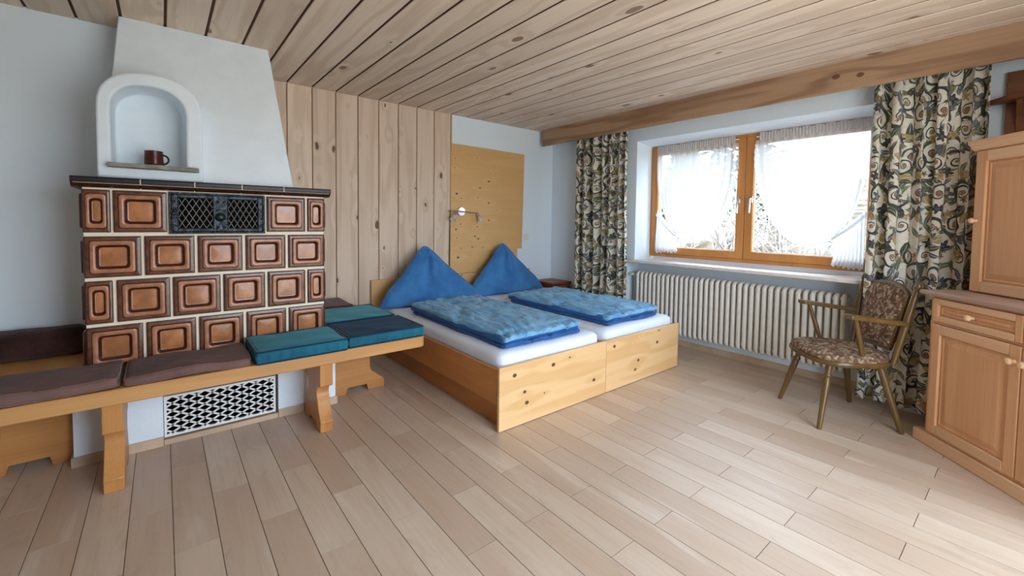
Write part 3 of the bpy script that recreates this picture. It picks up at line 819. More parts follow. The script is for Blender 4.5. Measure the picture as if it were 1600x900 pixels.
# front face ring
vo=[(x,NY,z) for x,z in out]; vi=[(x,NY,z) for x,z in inn]
def dome(x): return 0
o=len(mb.v)
mb.v+=vo+vi+[(x,3.40,z) for x,z in out]+[(x*.97,3.33,z) for x,z in inn]
for k in range(n-1):
    mb.f.append([o+k,o+k+1,o+n+k+1,o+n+k]); mb.m.append(0); mb.r.append(0)
    mb.f.append([o+k,o+2*n+k,o+2*n+k+1,o+k+1]); mb.m.append(0); mb.r.append(0)
    mb.f.append([o+n+k,o+n+k+1,o+3*n+k+1,o+3*n+k]); mb.m.append(0); mb.r.append(0)
k=n-1
mb.f.append([o+k,o,o+n,o+n+k]); mb.f.append([o+n+k,o+n,o+3*n,o+3*n+k]); mb.f.append([o+k,o+2*n+k,o+2*n,o])
mb.f.append([o+3*n+i for i in range(n)])
mb.m+=[0]*4; mb.r+=[0]*4
mb.build('niche_surround',M['hood_plaster'],stove,bevel=.014,seg=3,smooth=True,angle=40)
mb=MB(); mb.rbox(-.214,.170,3.035,3.33,1.556,1.5815,.006,8,wob=lambda p,q:(.003*noise.noise(p*18),.004*noise.noise(p*14+Vector((5,0,0))),.003*noise.noise(p*22)))
mb.build('niche_shelf',M['slab'],stove,smooth=True,angle=60)
# base with vent opening
mb=MB(); PY=3.10
mb.box(-.375,-.014,PY,YL-.004,0,.40); mb.box(.57,.93,PY,YL-.004,0,.40)
mb.box(-.014,.57,PY,YL-.004,.285,.40); mb.box(-.014,.57,YL-.1,YL-.004,0,.285)
mb.build('base',M['hood_plaster'],stove)
mb=MB(); mb.box(-.012,.568,PY+.09,PY+.10,.0,.284); mb.build('vent_shade_sheet',M['black'],stove)  # black sheet standing in for the shade inside the vent
mb=MB()
gx0,gx1,gz0,gz1=-.011,.556,.038,.275; gy=PY+.012; t=.008
for (x0,x1,z0,z1) in ((gx0,gx0+.012,gz0,gz1),(gx1-.012,gx1,gz0,gz1),(gx0+.012,gx1-.012,gz0,gz0+.012),(gx0+.012,gx1-.012,gz1-.012,gz1)): mb.box(x0,x1,gy,gy+.008,z0,z1)
dx,dz=.076,.042
for sgn in (1,-1):
    for k in range(-20,30):
        # line: (x-gx0)/dx - sgn*(z-gz0)/dz = k
        pts=[]
        for i in range(81):
            z=gz0+.006+(gz1-gz0-.012)*i/80; x=gx0+dx*(k+sgn*(z-gz0)/dz)
            if gx0+.004<=x<=gx1-.004: pts.append((x,z))
        if len(pts)<3: continue
        (xa,za),(xb,zb)=pts[0],pts[-1]
        d=Vector((xb-xa,zb-za)); d.normalize(); nn=Vector((-d.y,d.x))*.0048
        P=[(xa+nn.x,za+nn.y),(xb+nn.x,zb+nn.y),(xb-nn.x,zb-nn.y),(xa-nn.x,za-nn.y)]
        mb.prism(P,lambda p,q,t:(p,t,q),gy+.002,gy+.005)
mb.build('vent_grille',M['wmetal'],stove)
mb=MB()
for (a,b,c0,c1) in ((-.385,-.014,-.385,-.375),(.57,.94,.93,.94)):
    mb=MB(); mb.box(a,b,PY-.010,PY-.0005,0,.052); mb.box(c0,c1,PY-.0005,YL,0,.052)
    mb.build('base_skirting',M['skirt'],stove)
mb=MB(); mb.box(-.012,.568,PY-.004,PY+.088,0,.030); mb.build('vent_threshold',M['skirt'],stove)

# mug in the niche
mug=thing('mug','shiny brown stoneware mug standing on the niche shelf','mug',(-.03,3.19,1.582))
mb=MB(); mb.lathe([(.038,0),(.0425,.004),(.0435,.02),(.043,.05),(.0415,.078),(.0425,.088),(.0405,.089),(.0385,.080),(.039,.05),(.038,.012),(.002,.010)],(-.03,3.19,1.582),n=32,caps=False)
mb.lathe([(.036,0.0),(.002,.0005)],(-.03,3.19,1.582),n=32,caps=False)
mb.build('body',M['mug'],mug,smooth=True,angle=60)
mb=MB(); cx=-.03+.040
mb.tube([(cx+.028*math.sin(t)-.002,3.19,1.582+.044-.026*math.cos(t)) for t in [PI*i/12 for i in range(13)]],.0055,10)
mb.build('handle',M['mug'],mug,smooth=True)

# ------------------------------------------------------------------ bench around the stove
bench=thing('corner_bench','orange pine bench wrapping around the tiled stove','bench',(.27,2.9,0))
BL,BR_,BF=-1.0,1.424,2.690
mb=MB(); z0,z1=.418,.492
r=.05
P=[(BL,TY-.022),(BL,BF)]
for i in range(7):
    a=math.radians(-90+90*i/6); P.append((BR_-r+r*math.cos(a),BF+r+r*math.sin(a)))
P+=[(BR_,TY-.022)]
mb.prism(P,lambda p,q,t:(p,q,t),z0,z1)
mb.build('front_seat_board',M['bench'],bench,bevel=.006,seg=3)
M['benchy']=wood('orange_bench_pine_side',(208,156,98),(180,124,70),1,18,.4,rough=.38,streak=.25,tone=.2)
MB().box(TX1+.03,BR_-.01,TY-.020,YB-.03,z0,z1).build('side_seat_board',M['benchy'],bench,bevel=.004)
MB().box(-.93,TX0-.03,TY-.020,YL-.008,z0,z1).build('side_seat_board',M['benchy'],bench,bevel=.004)
def legprof():
    pts=[(2.705,.418),(2.705,.285),(2.712,.280),(2.765,.268)]
    for i in range(1,13):
        t=i/12; z=.268-.205*t
        y=2.765+ (.022*math.sin(PI*min(1,t/.45)) if t<.45 else 0) - (.068*((t-.45)/.55)**1.3 if t>.45 else 0)
        pts.append((y,z))
    pts+=[(2.703,.045),(2.703,0)]
    back=[(3.055-(p[0]-2.705),p[1]) for p in reversed(pts)]
    # arch cut at the bottom
    cut=[(2.96,0),(2.945,.035),(2.815,.035),(2.80,0)]
    return pts+cut[::-1]+back if False else pts+[(2.80,0),(2.815,.035),(2.945,.035),(2.96,0)]+back
for (xa,xb) in ((-.235,-.16),(.722,.797)):
    mb=MB(); mb.rnd=random.random()
    mb.prism(legprof(),lambda p,q,t:(t,p,q),xa,xb); mb.build('leg',M['benchleg'],bench,bevel=.004)
M['panelleg']=wood('orange_bench_pine_panel',(202,142,82),(168,106,56),0,16,.4,rough=.38,streak=.25,tone=.2)
def pan(mir):
    c=[(.953,.418),(1.217,.418),(1.217,.205),(1.217,.182),(1.222,.16),(1.232,.143),(1.25,.13),(1.266,.118),(1.283,.098),(1.305,.085),(1.322,.07),(1.332,.055),(1.332,0),(1.203,0),(1.192,.045),(1.050,.045),(1.040,0),(.953,0)]
    if mir: c=[(.575-x,z) for x,z in c][::-1]
    return c
for mir in (0,1):
    mb=MB(); mb.prism(pan(mir),lambda p,q,t:(p,t,q),3.20,3.255); mb.build('panel_leg',M['panelleg'],bench,bevel=.004)

# ------------------------------------------------------------------ bench cushions
def cush_wob(seed,amp=.006,sc=7):
    def f(p,q):
        return (amp*noise.noise(p*sc+Vector((seed,0,0))),amp*noise.noise(p*sc+Vector((0,seed,0))),amp*1.2*noise.noise(p*sc*.8+Vector((0,0,seed))))
    return f
def loop_xy(x0,x1,y0,y1,z,r,wob=None):
    P=[]
    for cx,cy,a0 in ((x1-r,y1-r,0),(x0+r,y1-r,90),(x0+r,y0+r,180),(x1-r,y0+r,270)):
        for k in range(5):
            a=math.radians(a0+90*k/4); P.append(Vector((cx+r*math.cos(a),cy+r*math.sin(a),z)))
    Q=[]
    for i in range(len(P)):
        a,b=P[i],P[(i+1)%len(P)]; n=max(1,int((b-a).length/.03))
        for k in range(n): Q.append(a.lerp(b,k/n))
    if wob: Q=[p+Vector(wob(p,None)) for p in Q]
    return Q
def flat_cushion(label,x0,x1,y0,y1,z0,z1,mats,seed,puff=.25,group=None,name='bench_cushion',pipe=None):
    t=thing(name,label,'cushion',((x0+x1)/2,(y0+y1)/2,z0),0,group)
    w=cush_wob(seed,.012,6)
    def wob(p,q):
        v=Vector(w(p,q))
        if p.z<z0+.01: v.z=max(v.z,0)*.3
        return v
    mb=MB(); mb.rbox(x0,x1,y0,y1,z0,z1,.021,22,puff,wob)
    if len(mats)>1:
        for i,f in enumerate(mb.f):
            c=sum((Vector(mb.v[k]) for k in f),Vector())/len(f)
            if c.y<y0+.014 and z0+.006<c.z<z1+.004: mb.m[i]=1
    o=mb.build('cover',mats,t,smooth=True,angle=180)
    # keep it from sinking under the seat: drop any point below z0 back to it
    for v in o.data.vertices:
        if v.co.z<0: v.co.z=0
    if len(mats)>1:
        mb=MB()
        mb.tube(loop_xy(x0+.002,x1-.002,y0+.002,y1-.002,z1-.012,.02,wob),.005,8,closed=True); mb.tube(loop_xy(x0+.002,x1-.002,y0+.002,y1-.002,z0+.010,.02,wob),.005,8,closed=True)
        mb.build('piping',mats[1],t,smooth=True)
    return t
flat_cushion('flat brown suede cushion at the front left end of the bench',-.93,-.170,2.70,3.05,.493,.545,[M['brown'],M['brownside']],2.1)
flat_cushion('flat brown suede cushion on the bench directly beside the teal cushion',-.158,.366,2.70,3.05,.493,.540,[M['brown'],M['brownside']],6.4)
# dark plush backrest in the left corner
t=thing('backrest_cushion','dark brown plush backrest cushion against the white wall behind left bench end','cushion',(-.66,3.56,.493))
mb=MB()
mb.rbox(-.93,-.345,3.49,3.64,.493,.655,.05,14,0,lambda p,q:(.006*noise.noise(p*12),.008*noise.noise(p*13),.008*noise.noise(p*11)))
o=mb.build('cover',M['brownblack'],t,smooth=True,angle=180)
for v in o.data.vertices: v.co.z=max(v.co.z,0)
def tufted(label,x0,x1,y0,y1,z0,z1,top,side,seed,name='box_cushion'):
    t=thing(name,label,'cushion',((x0+x1)/2,(y0+y1)/2,z0))
    L=[x0,y0]
    def wob(p,q):
        # vertical tucks along the box sides
        e=Vector((0,0,0)); m=(z0+z1)/2; fz=max(0,1-abs(p.z-m)/((z1-z0)*.5))
        tx=.0085*fz*math.cos((p.x-x0)*2*PI/.062); ty=.0085*fz*math.cos((p.y-y0)*2*PI/.062)
        if abs(q[1])>.98: e.y+=math.copysign(tx+.004*fz,q[1])
        if abs(q[0])>.98: e.x+=math.copysign(ty+.004*fz,q[0])
        s=.004*noise.noise(p*7+Vector((seed,0,0)))
        if q[2]>.9: e.z+=s*2-.006*max(0,(1-q[0]**2)*(1-q[1]**2))*math.sin(seed*3)
        return e
    mb=MB(); mb.rbox(x0,x1,y0,y1,z0,z1,.012,44,.12,wob)
    # top faces take the top velvet
    for i,f in enumerate(mb.f):
        c=sum((Vector(mb.v[k]) for k in f),Vector())/len(f)
        if c.z>z1-.006 : mb.m[i]=1
    o=mb.build('cover',[side,top],t,smooth=True,angle=180)
    for v in o.data.vertices: v.co.z=max(v.co.z,0)
    for z in (z1-.004,z0+.007):
        mb=MB(); mb.tube(loop_xy(x0-.001,x1+.001,y0-.001,y1+.001,z,.014),.0055,8,closed=True); mb.build('piping',M['tealpipe'],t,smooth=True)
    return t
tufted('teal velvet box cushion on the bench in front of the stove tiles',.390,.872,2.665,3.055,.493,.568,M['teal'],M['teal'],1.7)
tufted('teal box cushion with dark sheen painted on its top at bench right end',.895,1.402,2.69,3.105,.493,.566,M['teal_sheen'],M['teal'],4.2)
tufted('teal box cushion on the side bench behind the dark-topped cushion',.885,1.385,3.135,3.64,.493,.570,M['tealtop'],M['teal'],7.9)
flat_cushion('red-brown plush cushion at the rear of the side bench against pine boards',.90,1.27,3.70,4.08,.493,.575,[M['redbrown']],9.3,.2)

# ------------------------------------------------------------------ beds
FY=2.045
def bed(label,x0,x1,first,kn):
    b=thing('single_bed',label,'bed',((x0+x1)/2,3.05,0))
    bl=b.location
    m=wood('bed_foot_pine_'+('a' if first else 'b'),(232,192,140),(208,158,100),0,20,.42,rough=.4,streak=.2,tone=.15,kcol=(58,30,16),
        explicit=[((x-bl.x,FY-bl.y,z),r*1.15) for x,z,r in kn])
    MB().box(x0,x1,FY,FY+.022,.004,.402).build('footboard',m,b,bevel=.003)
    for i,xs in enumerate((x0+.004,x1-.026)):
        mb=MB(); mb.rnd=.3+.4*i
        mb.box(xs,xs+.022,FY+.022,3.98,.165,.385); mb.build('side_rail',M['bedside'],b,bevel=.003)
        xi=xs+.06 if i==0 else xs-.054
        mb=MB(); mb.rnd=.6+.2*i; mb.box(xi,xi+.016,FY+.022,4.0,.004,.165 if False else .36); mb.build('base_panel',M['bedside'],b)
    mb=MB(); mb.box(x0-.008 if first else x0+.002,x1-.002,4.09,4.115,.004,.708); mb.build('headboard',M['headwood'],b,bevel=.003)
    mb=MB()
    for k in range(12):
        y=2.15+k*.16; mb.box(x0+.055,x1-.055,y,y+.07,.325,.34)
    mb.build('slats',M['bedside'],b)
    return b
bed('golden pine single bed nearest the bench, left half of the pair',1.58,2.602,True,[(1.70,.335,.013),(1.86,.30,.010),(1.84,.14,.013),(1.81,.235,.011),(2.13,.355,.0135),(2.29,.395,.007),(2.48,.20,.0125),(2.2,.09,.005)][0:1]+[(1.805,.135,.013),(1.785,.21,.011),(2.04,.335,.0135),(2.20,.355,.007),(2.465,.135,.0125),(1.96,.16,.005)])
bed('golden pine single bed nearest the radiator, right half of the pair',2.606,3.630,False,[(2.70,.345,.013),(3.29,.28,.013),(3.02,.175,.012),(2.98,.105,.012),(3.31,.38,.007),(3.05,.37,.004)])
def mattress(label,x0,x1):
    mb=MB()
    mb.rbox(x0,x1,FY+.04,4.07,.341,.470,.045,22,0,lambda p,q:(.004*noise.noise(p*6),.004*noise.noise(p*6+Vector((3,3,3))),.004*noise.noise(p*4) if p.z>.4 else 0))
    o=mb.build('mattress',M['sheet'],loc=((x0+x1)/2,3.05,.341),smooth=True,angle=180)
    tag(o,label,'mattress')
mattress('mattress in pale fitted sheet on the bed nearest the bench',1.618,2.568)
mattress('mattress in pale fitted sheet on the bed nearest the radiator',2.64,3.592)

def duvet(label,x0,x1,y0,y1,seed,skew=0):
    t=thing('duvet',label,'duvet',((x0+x1)/2,(y0+y1)/2,.472))
    def wob(p,q,s=0):
        a=.010*noise.noise(Vector((p.x*9,p.y*4.5,seed+s)))+.011*noise.noise(Vector((p.x*30,p.y*13,seed+s)))-.030*max(0,noise.noise(Vector((p.x*20,p.y*9,seed+s+11)))-.18)
        dx=.014*noise.noise(Vector((p.y*5,seed,s)))+skew*(p.y-y0)
        dy=.02*noise.noise(Vector((p.x*6,seed+4,s)))
        return (dx,dy,a if q[2]>-.2 else .3*max(a,0))
    mb=MB()
    zz=.474
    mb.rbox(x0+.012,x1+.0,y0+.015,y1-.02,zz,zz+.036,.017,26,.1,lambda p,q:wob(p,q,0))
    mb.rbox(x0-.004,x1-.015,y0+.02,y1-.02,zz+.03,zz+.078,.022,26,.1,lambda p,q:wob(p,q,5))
    o=mb.build('lower_fold',fabric('side_shade_blue_cotton',(46,98,158),(36,80,140),bump=.45,wr=2.0,wscale=6,sheen=.1),t,smooth=True,angle=180)  # darker blue paints in the shade on the duvet's left side
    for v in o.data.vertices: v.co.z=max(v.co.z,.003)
    mb=MB()
    def wob2(p,q):
        w=Vector(wob(p,q,9))
        # the long left side is the fold: rounds over and drops
        if q[0]<-.8 : w.z-=.012*(-q[0]-.8)/.2
        if q[1]<-.85: w.z-=.012
        return w
    mb.rbox(x0,x1-.005,y0,y1,zz+.066,zz+.104,.019,70,.12,wob2)
    o=mb.build('upper_fold',M['blue'],t,smooth=True,angle=180)
    return t
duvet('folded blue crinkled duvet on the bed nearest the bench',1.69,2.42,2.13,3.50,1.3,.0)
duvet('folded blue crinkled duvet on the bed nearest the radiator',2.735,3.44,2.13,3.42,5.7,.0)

def pillow(label,xc,yb,zb,W,Hh,seed,lean=.17,skew=0):
    mb=MB()
    N_=44; K=44
    def pt(u,v,side):
        # u -1..1 across, v 0..1 up
        wd=((1-v)*.925+.075*math.sqrt(max(0,1-v**5)))*(1+.05*math.sin(PI*v*2))
        x=u*W/2*wd+.03*math.copysign(1,u)*0+skew*v
        th=.115*(1-v)**.55*max(0,1-abs(u)**2.6)**.55
        th*=min(1,(v/.05+.25))**.5
        y=side*th
        z=v*Hh - .015*(abs(u)**2)*(1-v)*0
        # corners tipped a little
        w=.012*noise.noise(Vector((x*6,z*6,seed+side)))+.006*noise.noise(Vector((x*15,z*8,seed+side*3)))
        # creases radiating from the tip and a centre fold
        ang=math.atan2(x,Hh*1.05-z)
        w+=.008*math.sin(ang*17+seed)*(1-abs(u))*min(1,v*3)
        f=-.034*math.exp(-((u-.12+.5*(1-v))/.10)**2)*(1-abs(v-.62)/.5 if abs(v-.62)<.5 else 0)
        y+=(w+f*(-side))*side*(1 if th>.01 else .2) if side<0 else w*side*(1 if th>.01 else .2)
        y+=z*math.tan(lean)
        edge=.010*noise.noise(Vector((z*9,u*2,seed)))
        return (xc+x+edge*(abs(u)**4),yb+y,zb+z)
    for side in (-1,1):
        mb.grid(lambda a,b,side=side:pt(a*2-1,b*.985,side),N_,K)
    # bottom closing strip
    mb.grid(lambda a,b:tuple(Vector(pt(a*2-1,0,-1)).lerp(Vector(pt(a*2-1,0,1)),b)),N_,4)
    o=mb.build('pillow',M['bluedark'],loc=(xc,yb,zb),smooth=True,angle=180,weld=True)
    return tag(o,label,'pillow')
pillow('blue peaked pillow standing on the bed nearest the bench',2.115,3.825,.474,1.16,.575,2.0,skew=-.06)
pillow('blue peaked pillow standing on the bed nearest the radiator',3.125,3.90,.474,1.14,.575,7.0,skew=-.02)

# headboard wall panel
mb=MB()
P=[(2.472,.71),(3.440,.71),(3.440,.965),(3.512,.965),(3.535,2.138),(2.472,2.150)]
mb.prism(P,lambda p,q,t:(p,t,q),4.118,4.149)
tag(mb.build('wall_panel',M['panel'],loc=(3.0,4.13,.71),bevel=.002),'tall honey-coloured plywood panel on the wall above the bed heads','wall panel')

# wall lamp
lamp=thing('wall_lamp','chrome two-spot wall lamp on the honey plywood panel','lamp',(2.603,4.118,1.403))
mb=MB(); mb.lathe([(.052,0),(.052,.012),(.046,.020),(.0,.022)],(2.603,4.118,1.403),(0,-1,0),32,caps=False); mb.build('wall_plate',M['chrome'],lamp,smooth=True)
mb=MB(); mb.tube([(2.42,4.075,1.410),(2.52,4.075,1.407),(2.603,4.075,1.403),(2.70,4.075,1.396),(2.79,4.075,1.390)],.0065,10); mb.tube([(2.603,4.10,1.403),(2.603,4.075,1.403)],.009,10); mb.build('bar',M['chrome'],lamp,smooth=True)
for (x,dx) in ((2.51,-.048),(2.795,.022)):
    ax=Vector((dx,-.028,-.07)).normalized(); p=Vector((x,4.072,1.395))
    h=MB(); h.lathe([(.010,-.004),(.013,.0),(.013,.044),(.016,.048)],p,ax,16); hd=h.build('spot_head',M['chrome'],lamp,smooth=True)
    g2=MB(); g2.lathe([(.015,.046),(.022,.056),(.027,.075),(.034,.105),(.032,.104),(.025,.075),(.018,.056)],p,ax,24,caps=False); g2.build('lamp_shade',M['frost'],hd,smooth=True)
mb=MB(); mb.tube([(2.43,4.10,1.408),(2.458,4.095,1.40),(2.4615,4.11,1.36),(2.4615,4.118,1.2),(2.4615,4.122,.72),(2.4615,4.122,.715)],.004,8); mb.build('cord',M['cable'],lamp,smooth=True)
# wall switch
sw=thing('light_switch','small ivory switch on the white wall right of the plywood panel','switch',(3.60,YB,1.10))
mb=MB(); mb.rbox(3.562,3.638,YB-.010,YB,1.065,1.145,.005,4); mb.build('plate',M['wplastic'],sw,smooth=True)
mb=MB(); mb.rbox(3.578,3.622,YB-.016,YB-.009,1.083,1.127,.003,3); mb.build('rocker',M['wplastic'],sw,smooth=True)

# nightstand behind the right bed
ns=thing('nightstand','small red-brown nightstand in the corner beside the right bed','nightstand',(3.84,3.93,0))
MB().box(3.70,4.03,3.745,4.10,.525,.552).build('top',M['redwood'],ns,bevel=.005)
mb=MB(); mb.box(3.72,3.735,3.765,4.09,.05,.525); mb.box(4.0,4.015,3.765,4.09,.05,.525); mb.box(3.735,4.0,4.07,4.09,.05,.525); mb.box(3.735,4.0,3.775,4.07,.05,.07); mb.box(3.735,4.0,3.775,4.07,.36,.375)
mb.build('body',M['redwood'],ns)
dr=MB().box(3.737,3.998,3.757,3.775,.385,.515).build('drawer',M['redwood'],ns,bevel=.004)
mb=MB(); mb.lathe([(.006,0),(.006,.01),(.012,.016),(.010,.024),(.0,.026)],(3.867,3.757,.45),(0,-1,0),16,caps=False); mb.build('knob',M['redwood'],dr,smooth=True)
for x in (3.722,3.983):
    for y in (3.77,4.055): MB().box(x,x+.03,y,y+.03,0,.05).build('foot',M['redwood'],ns)

# ------------------------------------------------------------------ armchair
def chair():
    fx,fy_=-.7071,.7071
    rot=math.atan2(-fx,fy_)   # local +Y faces forward
    t=thing('armchair','varnished wooden armchair with floral padded seat and back by the radiator','armchair',(3.577,.842,0),rot)
    W=M['chairwood']
    def prt(mb,name,mat,par=t,**k): return mb.build(name,mat,par,local=True,**k)
    def outline(n,sx,sy,e,yo=0):
        P=[]
        for i in range(n):
            a=2*PI*i/n; c,s_=math.cos(a),math.sin(a)
            x=sx*math.copysign(abs(c)**e,c); y=sy*math.copysign(abs(s_)**e,s_)
            x*=1+.08*(y/sy)
            P.append((x,y+yo))
        return P
    # seat
    mb=MB(); rings=[]; n=48
    for sc,z in ((.90,.405),(.975,.408),(1.0,.418),(1.0,.430),(.985,.438),(.93,.440)):
        rings.append([(x*sc,y*sc,z) for x,y in outline(n,.265,.255,.72)])
    o=0
    for r_ in rings: mb.v+=r_
    for i in range(len(rings)-1):
        for k in range(n): mb.f.append([i*n+k,i*n+(k+1)%n,(i+1)*n+(k+1)%n,(i+1)*n+k])
    mb.f.append(list(range(n-1,-1,-1))); mb.f.append([(len(rings)-1)*n+k for k in range(n)])
    mb.m=[0]*len(mb.f); mb.r=[0]*len(mb.f)
    seat=prt(mb,'seat',W,smooth=True)
    mb=MB(); rings=[]
    for sc,z in ((.955,.438),(.965,.452),(.945,.466),(.88,.476),(.7,.483),(.4,.487),(.1,.488)):
        rings.append([(x*sc,y*sc,z+.002*noise.noise(Vector((x*30,y*30,sc)))) for x,y in outline(n,.265,.255,.72)])
    for r_ in rings: mb.v+=r_
    for i in range(len(rings)-1):
        for k in range(n): mb.f.append([i*n+k,i*n+(k+1)%n,(i+1)*n+(k+1)%n,(i+1)*n+k])
    mb.f.append([(len(rings)-1)*n+k for k in range(n)])
    mb.m=[0]*len(mb.f); mb.r=[0]*len(mb.f)
    prt(mb,'seat_pad',M['uphol'],smooth=True,angle=180)
    # legs
    for sx in (-1,1):
        for sy in (-1,1):
            foot=Vector((sx*.243,sy*.243,0)); top=Vector((sx*.165,sy*.15,.412))
            ax=(top-foot); L=ax.length
            if sy>0: prof=[(.0125,0),(.0145,.01),(.017,.12*L/.42),(.021,.26*L/.42),(.0225,.31*L/.42),(.017,.325*L/.42),(.0235,.335*L/.42),(.0235,.343*L/.42),(.016,.353*L/.42),(.019,.37*L/.42),(.021,.385*L/.42),(.020,L)]
            else: prof=[(.0135,0),(.0155,.01),(.019,.2*L/.42),(.021,.33*L/.42),(.020,L)]
            mb=MB(); mb.lathe(prof,foot,ax,20); mb.rnd=.5; prt(mb,'leg',W,smooth=True,angle=50)
    # back posts with finials
    for sx in (-1,1):
        a=Vector((sx*.195,-.205,.42)); b=Vector((sx*.232,-.292,.895)); ax=b-a; L=ax.length
        mb=MB(); mb.lathe([(.016,0),(.018,.1),(.020,.25),(.017,L-.02),(.012,L-.006),(.015,L),(.011,L+.008),(.016,L+.024),(.017,L+.040),(.012,L+.056),(.0,L+.064)],a,ax,18,caps=False)
        prt(mb,'back_post',W,smooth=True,angle=60)
    # back panel: frame and padded faces
    def bp(u,v,d):
        # u -1..1, v 0..1 ; d thickness offset along back normal
        z0,z1=.50,.885+.055*(1-abs(u)**2.2)-.02*abs(u)**6
        z=z0+(z1-z0)*v
        s=(z-.42)/.475
        half=(.158+.038*s)
        x=u*half*(1-.10*(1-v)**3)
        y=-.205-.087*s+.0
        return (x,y+d,z)
    nU,nV=24,20
    mb=MB()
    def shell(d0,d1,k=1.0):
        mb.grid(lambda a,b:bp((a*2-1)*k,b if k==1 else .04+.92*b,d0),nU,nV)
        mb.grid(lambda a,b:bp((a*2-1)*k,b if k==1 else .04+.92*b,d1),nU,nV)
    shell(-.010,.010)
    for (fa) in (lambda t:(t*2-1,0),lambda t:(t*2-1,1),lambda t:(-1,t),lambda t:(1,t)):
        mb.grid(lambda a,b,fa=fa:bp(*fa(a),-.010+.020*b),24,1)
    prt(mb,'back_frame',W,weld=True,smooth=True,angle=50)
    mb=MB()
    def pad(u,v,sg):
        k=.90
        e=(1-abs(u)**6)*(1-abs(2*v-1)**6)
        p=bp(u*k,.045+.915*v,sg*(.009+.018*e**.6)); return p
    mb.grid(lambda a,b:pad(a*2-1,b,1),nU,nV); prt(mb,'back_pad',M['uphol'],smooth=True,angle=180)
    mb=MB(); mb.grid(lambda a,b:pad(a*2-1,b,-1),nU,nV); prt(mb,'rear_pad',M['uphol'],smooth=True,angle=180)
    # arms
    for sx in (-1,1):
        mb=MB(); pts=[]
        L0,L1=-.25,.13
        for i in range(17):
            t_=i/16; y=L0+(L1-L0)*t_; w=.021+.016*t_**1.5
            if t_>.9: w*=math.sqrt(max(0.05,1-((t_-.9)/.1)**2))
            pts.append((y,w))
        c=lambda y:sx*(.226+.035*((y-L0)/(L1-L0)))
        zz=lambda y:.695+.045*((y-L0)/(L1-L0))
        top=[(c(y)+w,y,zz(y)+.011) for y,w in pts]+[(c(y)-w,y,zz(y)+.011) for y,w in reversed(pts)]
        bot=[(x,y,z-.028) for x,y,z in top]
        n_=len(top)
        mb.v=top+bot; mb.f=[list(range(n_)),list(range(2*n_-1,n_-1,-1))]+[[i,n_+i,n_+(i+1)%n_,(i+1)%n_] for i in range(n_)]
        mb.m=[0]*len(mb.f); mb.r=[0]*len(mb.f)
        prt(mb,'armrest',W,bevel=.005)
        a=Vector((sx*.215,-.02,.425)); b=Vector((sx*.250,.06,.722)); ax=b-a; L=ax.length
        mb=MB(); mb.lathe([(.013,0),(.014,.03),(.012,.06),(.0165,L*.45),(.013,L*.8),(.012,L)],a,ax,16); prt(mb,'arm_spindle',W,smooth=True,angle=60)
chair()

# ------------------------------------------------------------------ corner cabinet
CROT=math.atan2(-.7071,-.7071)   # local x runs along the front away from the window, local y = out of front? see below
def cab_thing(name,label):
    # local frame: x along the front (s), y into the cabinet (depth)
    return thing(name,label,'cabinet',(3.561,.433,0),CROT)
# local y axis after rotation by CROT(-135deg): (sin135..)= (.7071,-.7071) -> into the corner
low=cab_thing('base_cabinet','limed pine base cabinet with drawers standing diagonally in the right corner')
def prt(mb,name,mat,par,**k): return mb.build(name,mat,par,local=True,**k)
CW=1.12; CD=.50
mb=MB(); mb.box(-.025,CW+.025,.0,CD,0,.072); prt(mb,'plinth',M['cabh'],low,bevel=.006)
mb=MB(); mb.box(.04,CW-.04,.03,CD,.072,.893); mb.box(.04,.062,.018,.03,.072,.893); mb.box(CW-.062,CW-.04,.018,.03,.072,.893); mb.box(.062,CW-.062,.018,.03,.735,.747); mb.box(.062,CW-.062,.018,.03,.885,.893); mb.box(.062,CW-.062,.018,.03,.072,.085)
prt(mb,'carcass',M['cab'],low,bevel=.002)
mb=MB(); mb.box(-.025,CW+.025,-.005,CD,.895,.923); prt(mb,'worktop',M['worktop'],low,bevel=.008,seg=3)
def framed(par,name,a,b,c,d,y,st,knob=None,hand=None,matv=None):
    """frame-and-panel front: a,b in x; c,d in z; y = face"""
    mb=MB()
    mb.box(a,a+st,y,y+.022,c,d); mb.box(b-st,b,y,y+.022,c,d)
    mb.mat=1
    mb.box(a+st,b-st,y,y+.022,c,c+st); mb.box(a+st,b-st,y,y+.022,d-st,d)
    o=prt(mb,name,[M['cab'],M['cabh']],par,bevel=.005,seg=2)
    mb=MB(); i=.0
    P=[(a+st-.004,c+st-.004,.016),(a+st+.012,c+st+.012,.010),(a+st+.02,c+st+.02,.014),(a+st+.05,c+st+.05,.006)]
    prev=None
    for (px,pz,dy) in P:
        px=min(px,(a+b)/2-.004); pz=min(pz,(c+d)/2-.004)
        vs=[(px,y+dy,pz),(a+b-px,y+dy,pz),(a+b-px,y+dy,c+d-pz),(px,y+dy,c+d-pz)]
        oo=len(mb.v); mb.v+=vs
        if prev is not None:
            for k in range(4): mb.f.append([prev+k,prev+(k+1)%4,oo+(k+1)%4,oo+k])
        prev=oo
    mb.f.append([prev,prev+1,prev+2,prev+3])
    mb.m=[0]*len(mb.f); mb.r=[.2]*len(mb.f)
    prt(mb,'panel',M['cab'],o)
    if knob:
        kx,kz=knob; k=MB(); k.lathe([(.010,0),(.007,.010),(.008,.014),(.016,.022),(.0165,.030),(.010,.037),(.0,.039)],(kx,y,kz),(0,-1,0),18,caps=False)
        prt(k,'knob',M['knobwood'],o,smooth=True)
    return o
for k in range(2):
    a=.062+k*.498; b=a+.494
    framed(low,'drawer',a,b,.749,.884,.006,.036,((a+b)/2,.817))
    framed(low,'door',a,b,.087,.733,.006,.056,(b-.028 if k==0 else a+.028,.655))
up=cab_thing('wall_cabinet','limed pine upper cabinet standing on the corner base cabinet'); up['category']='cabinet'
UO=.215
up.location=(3.561,.433,.0)
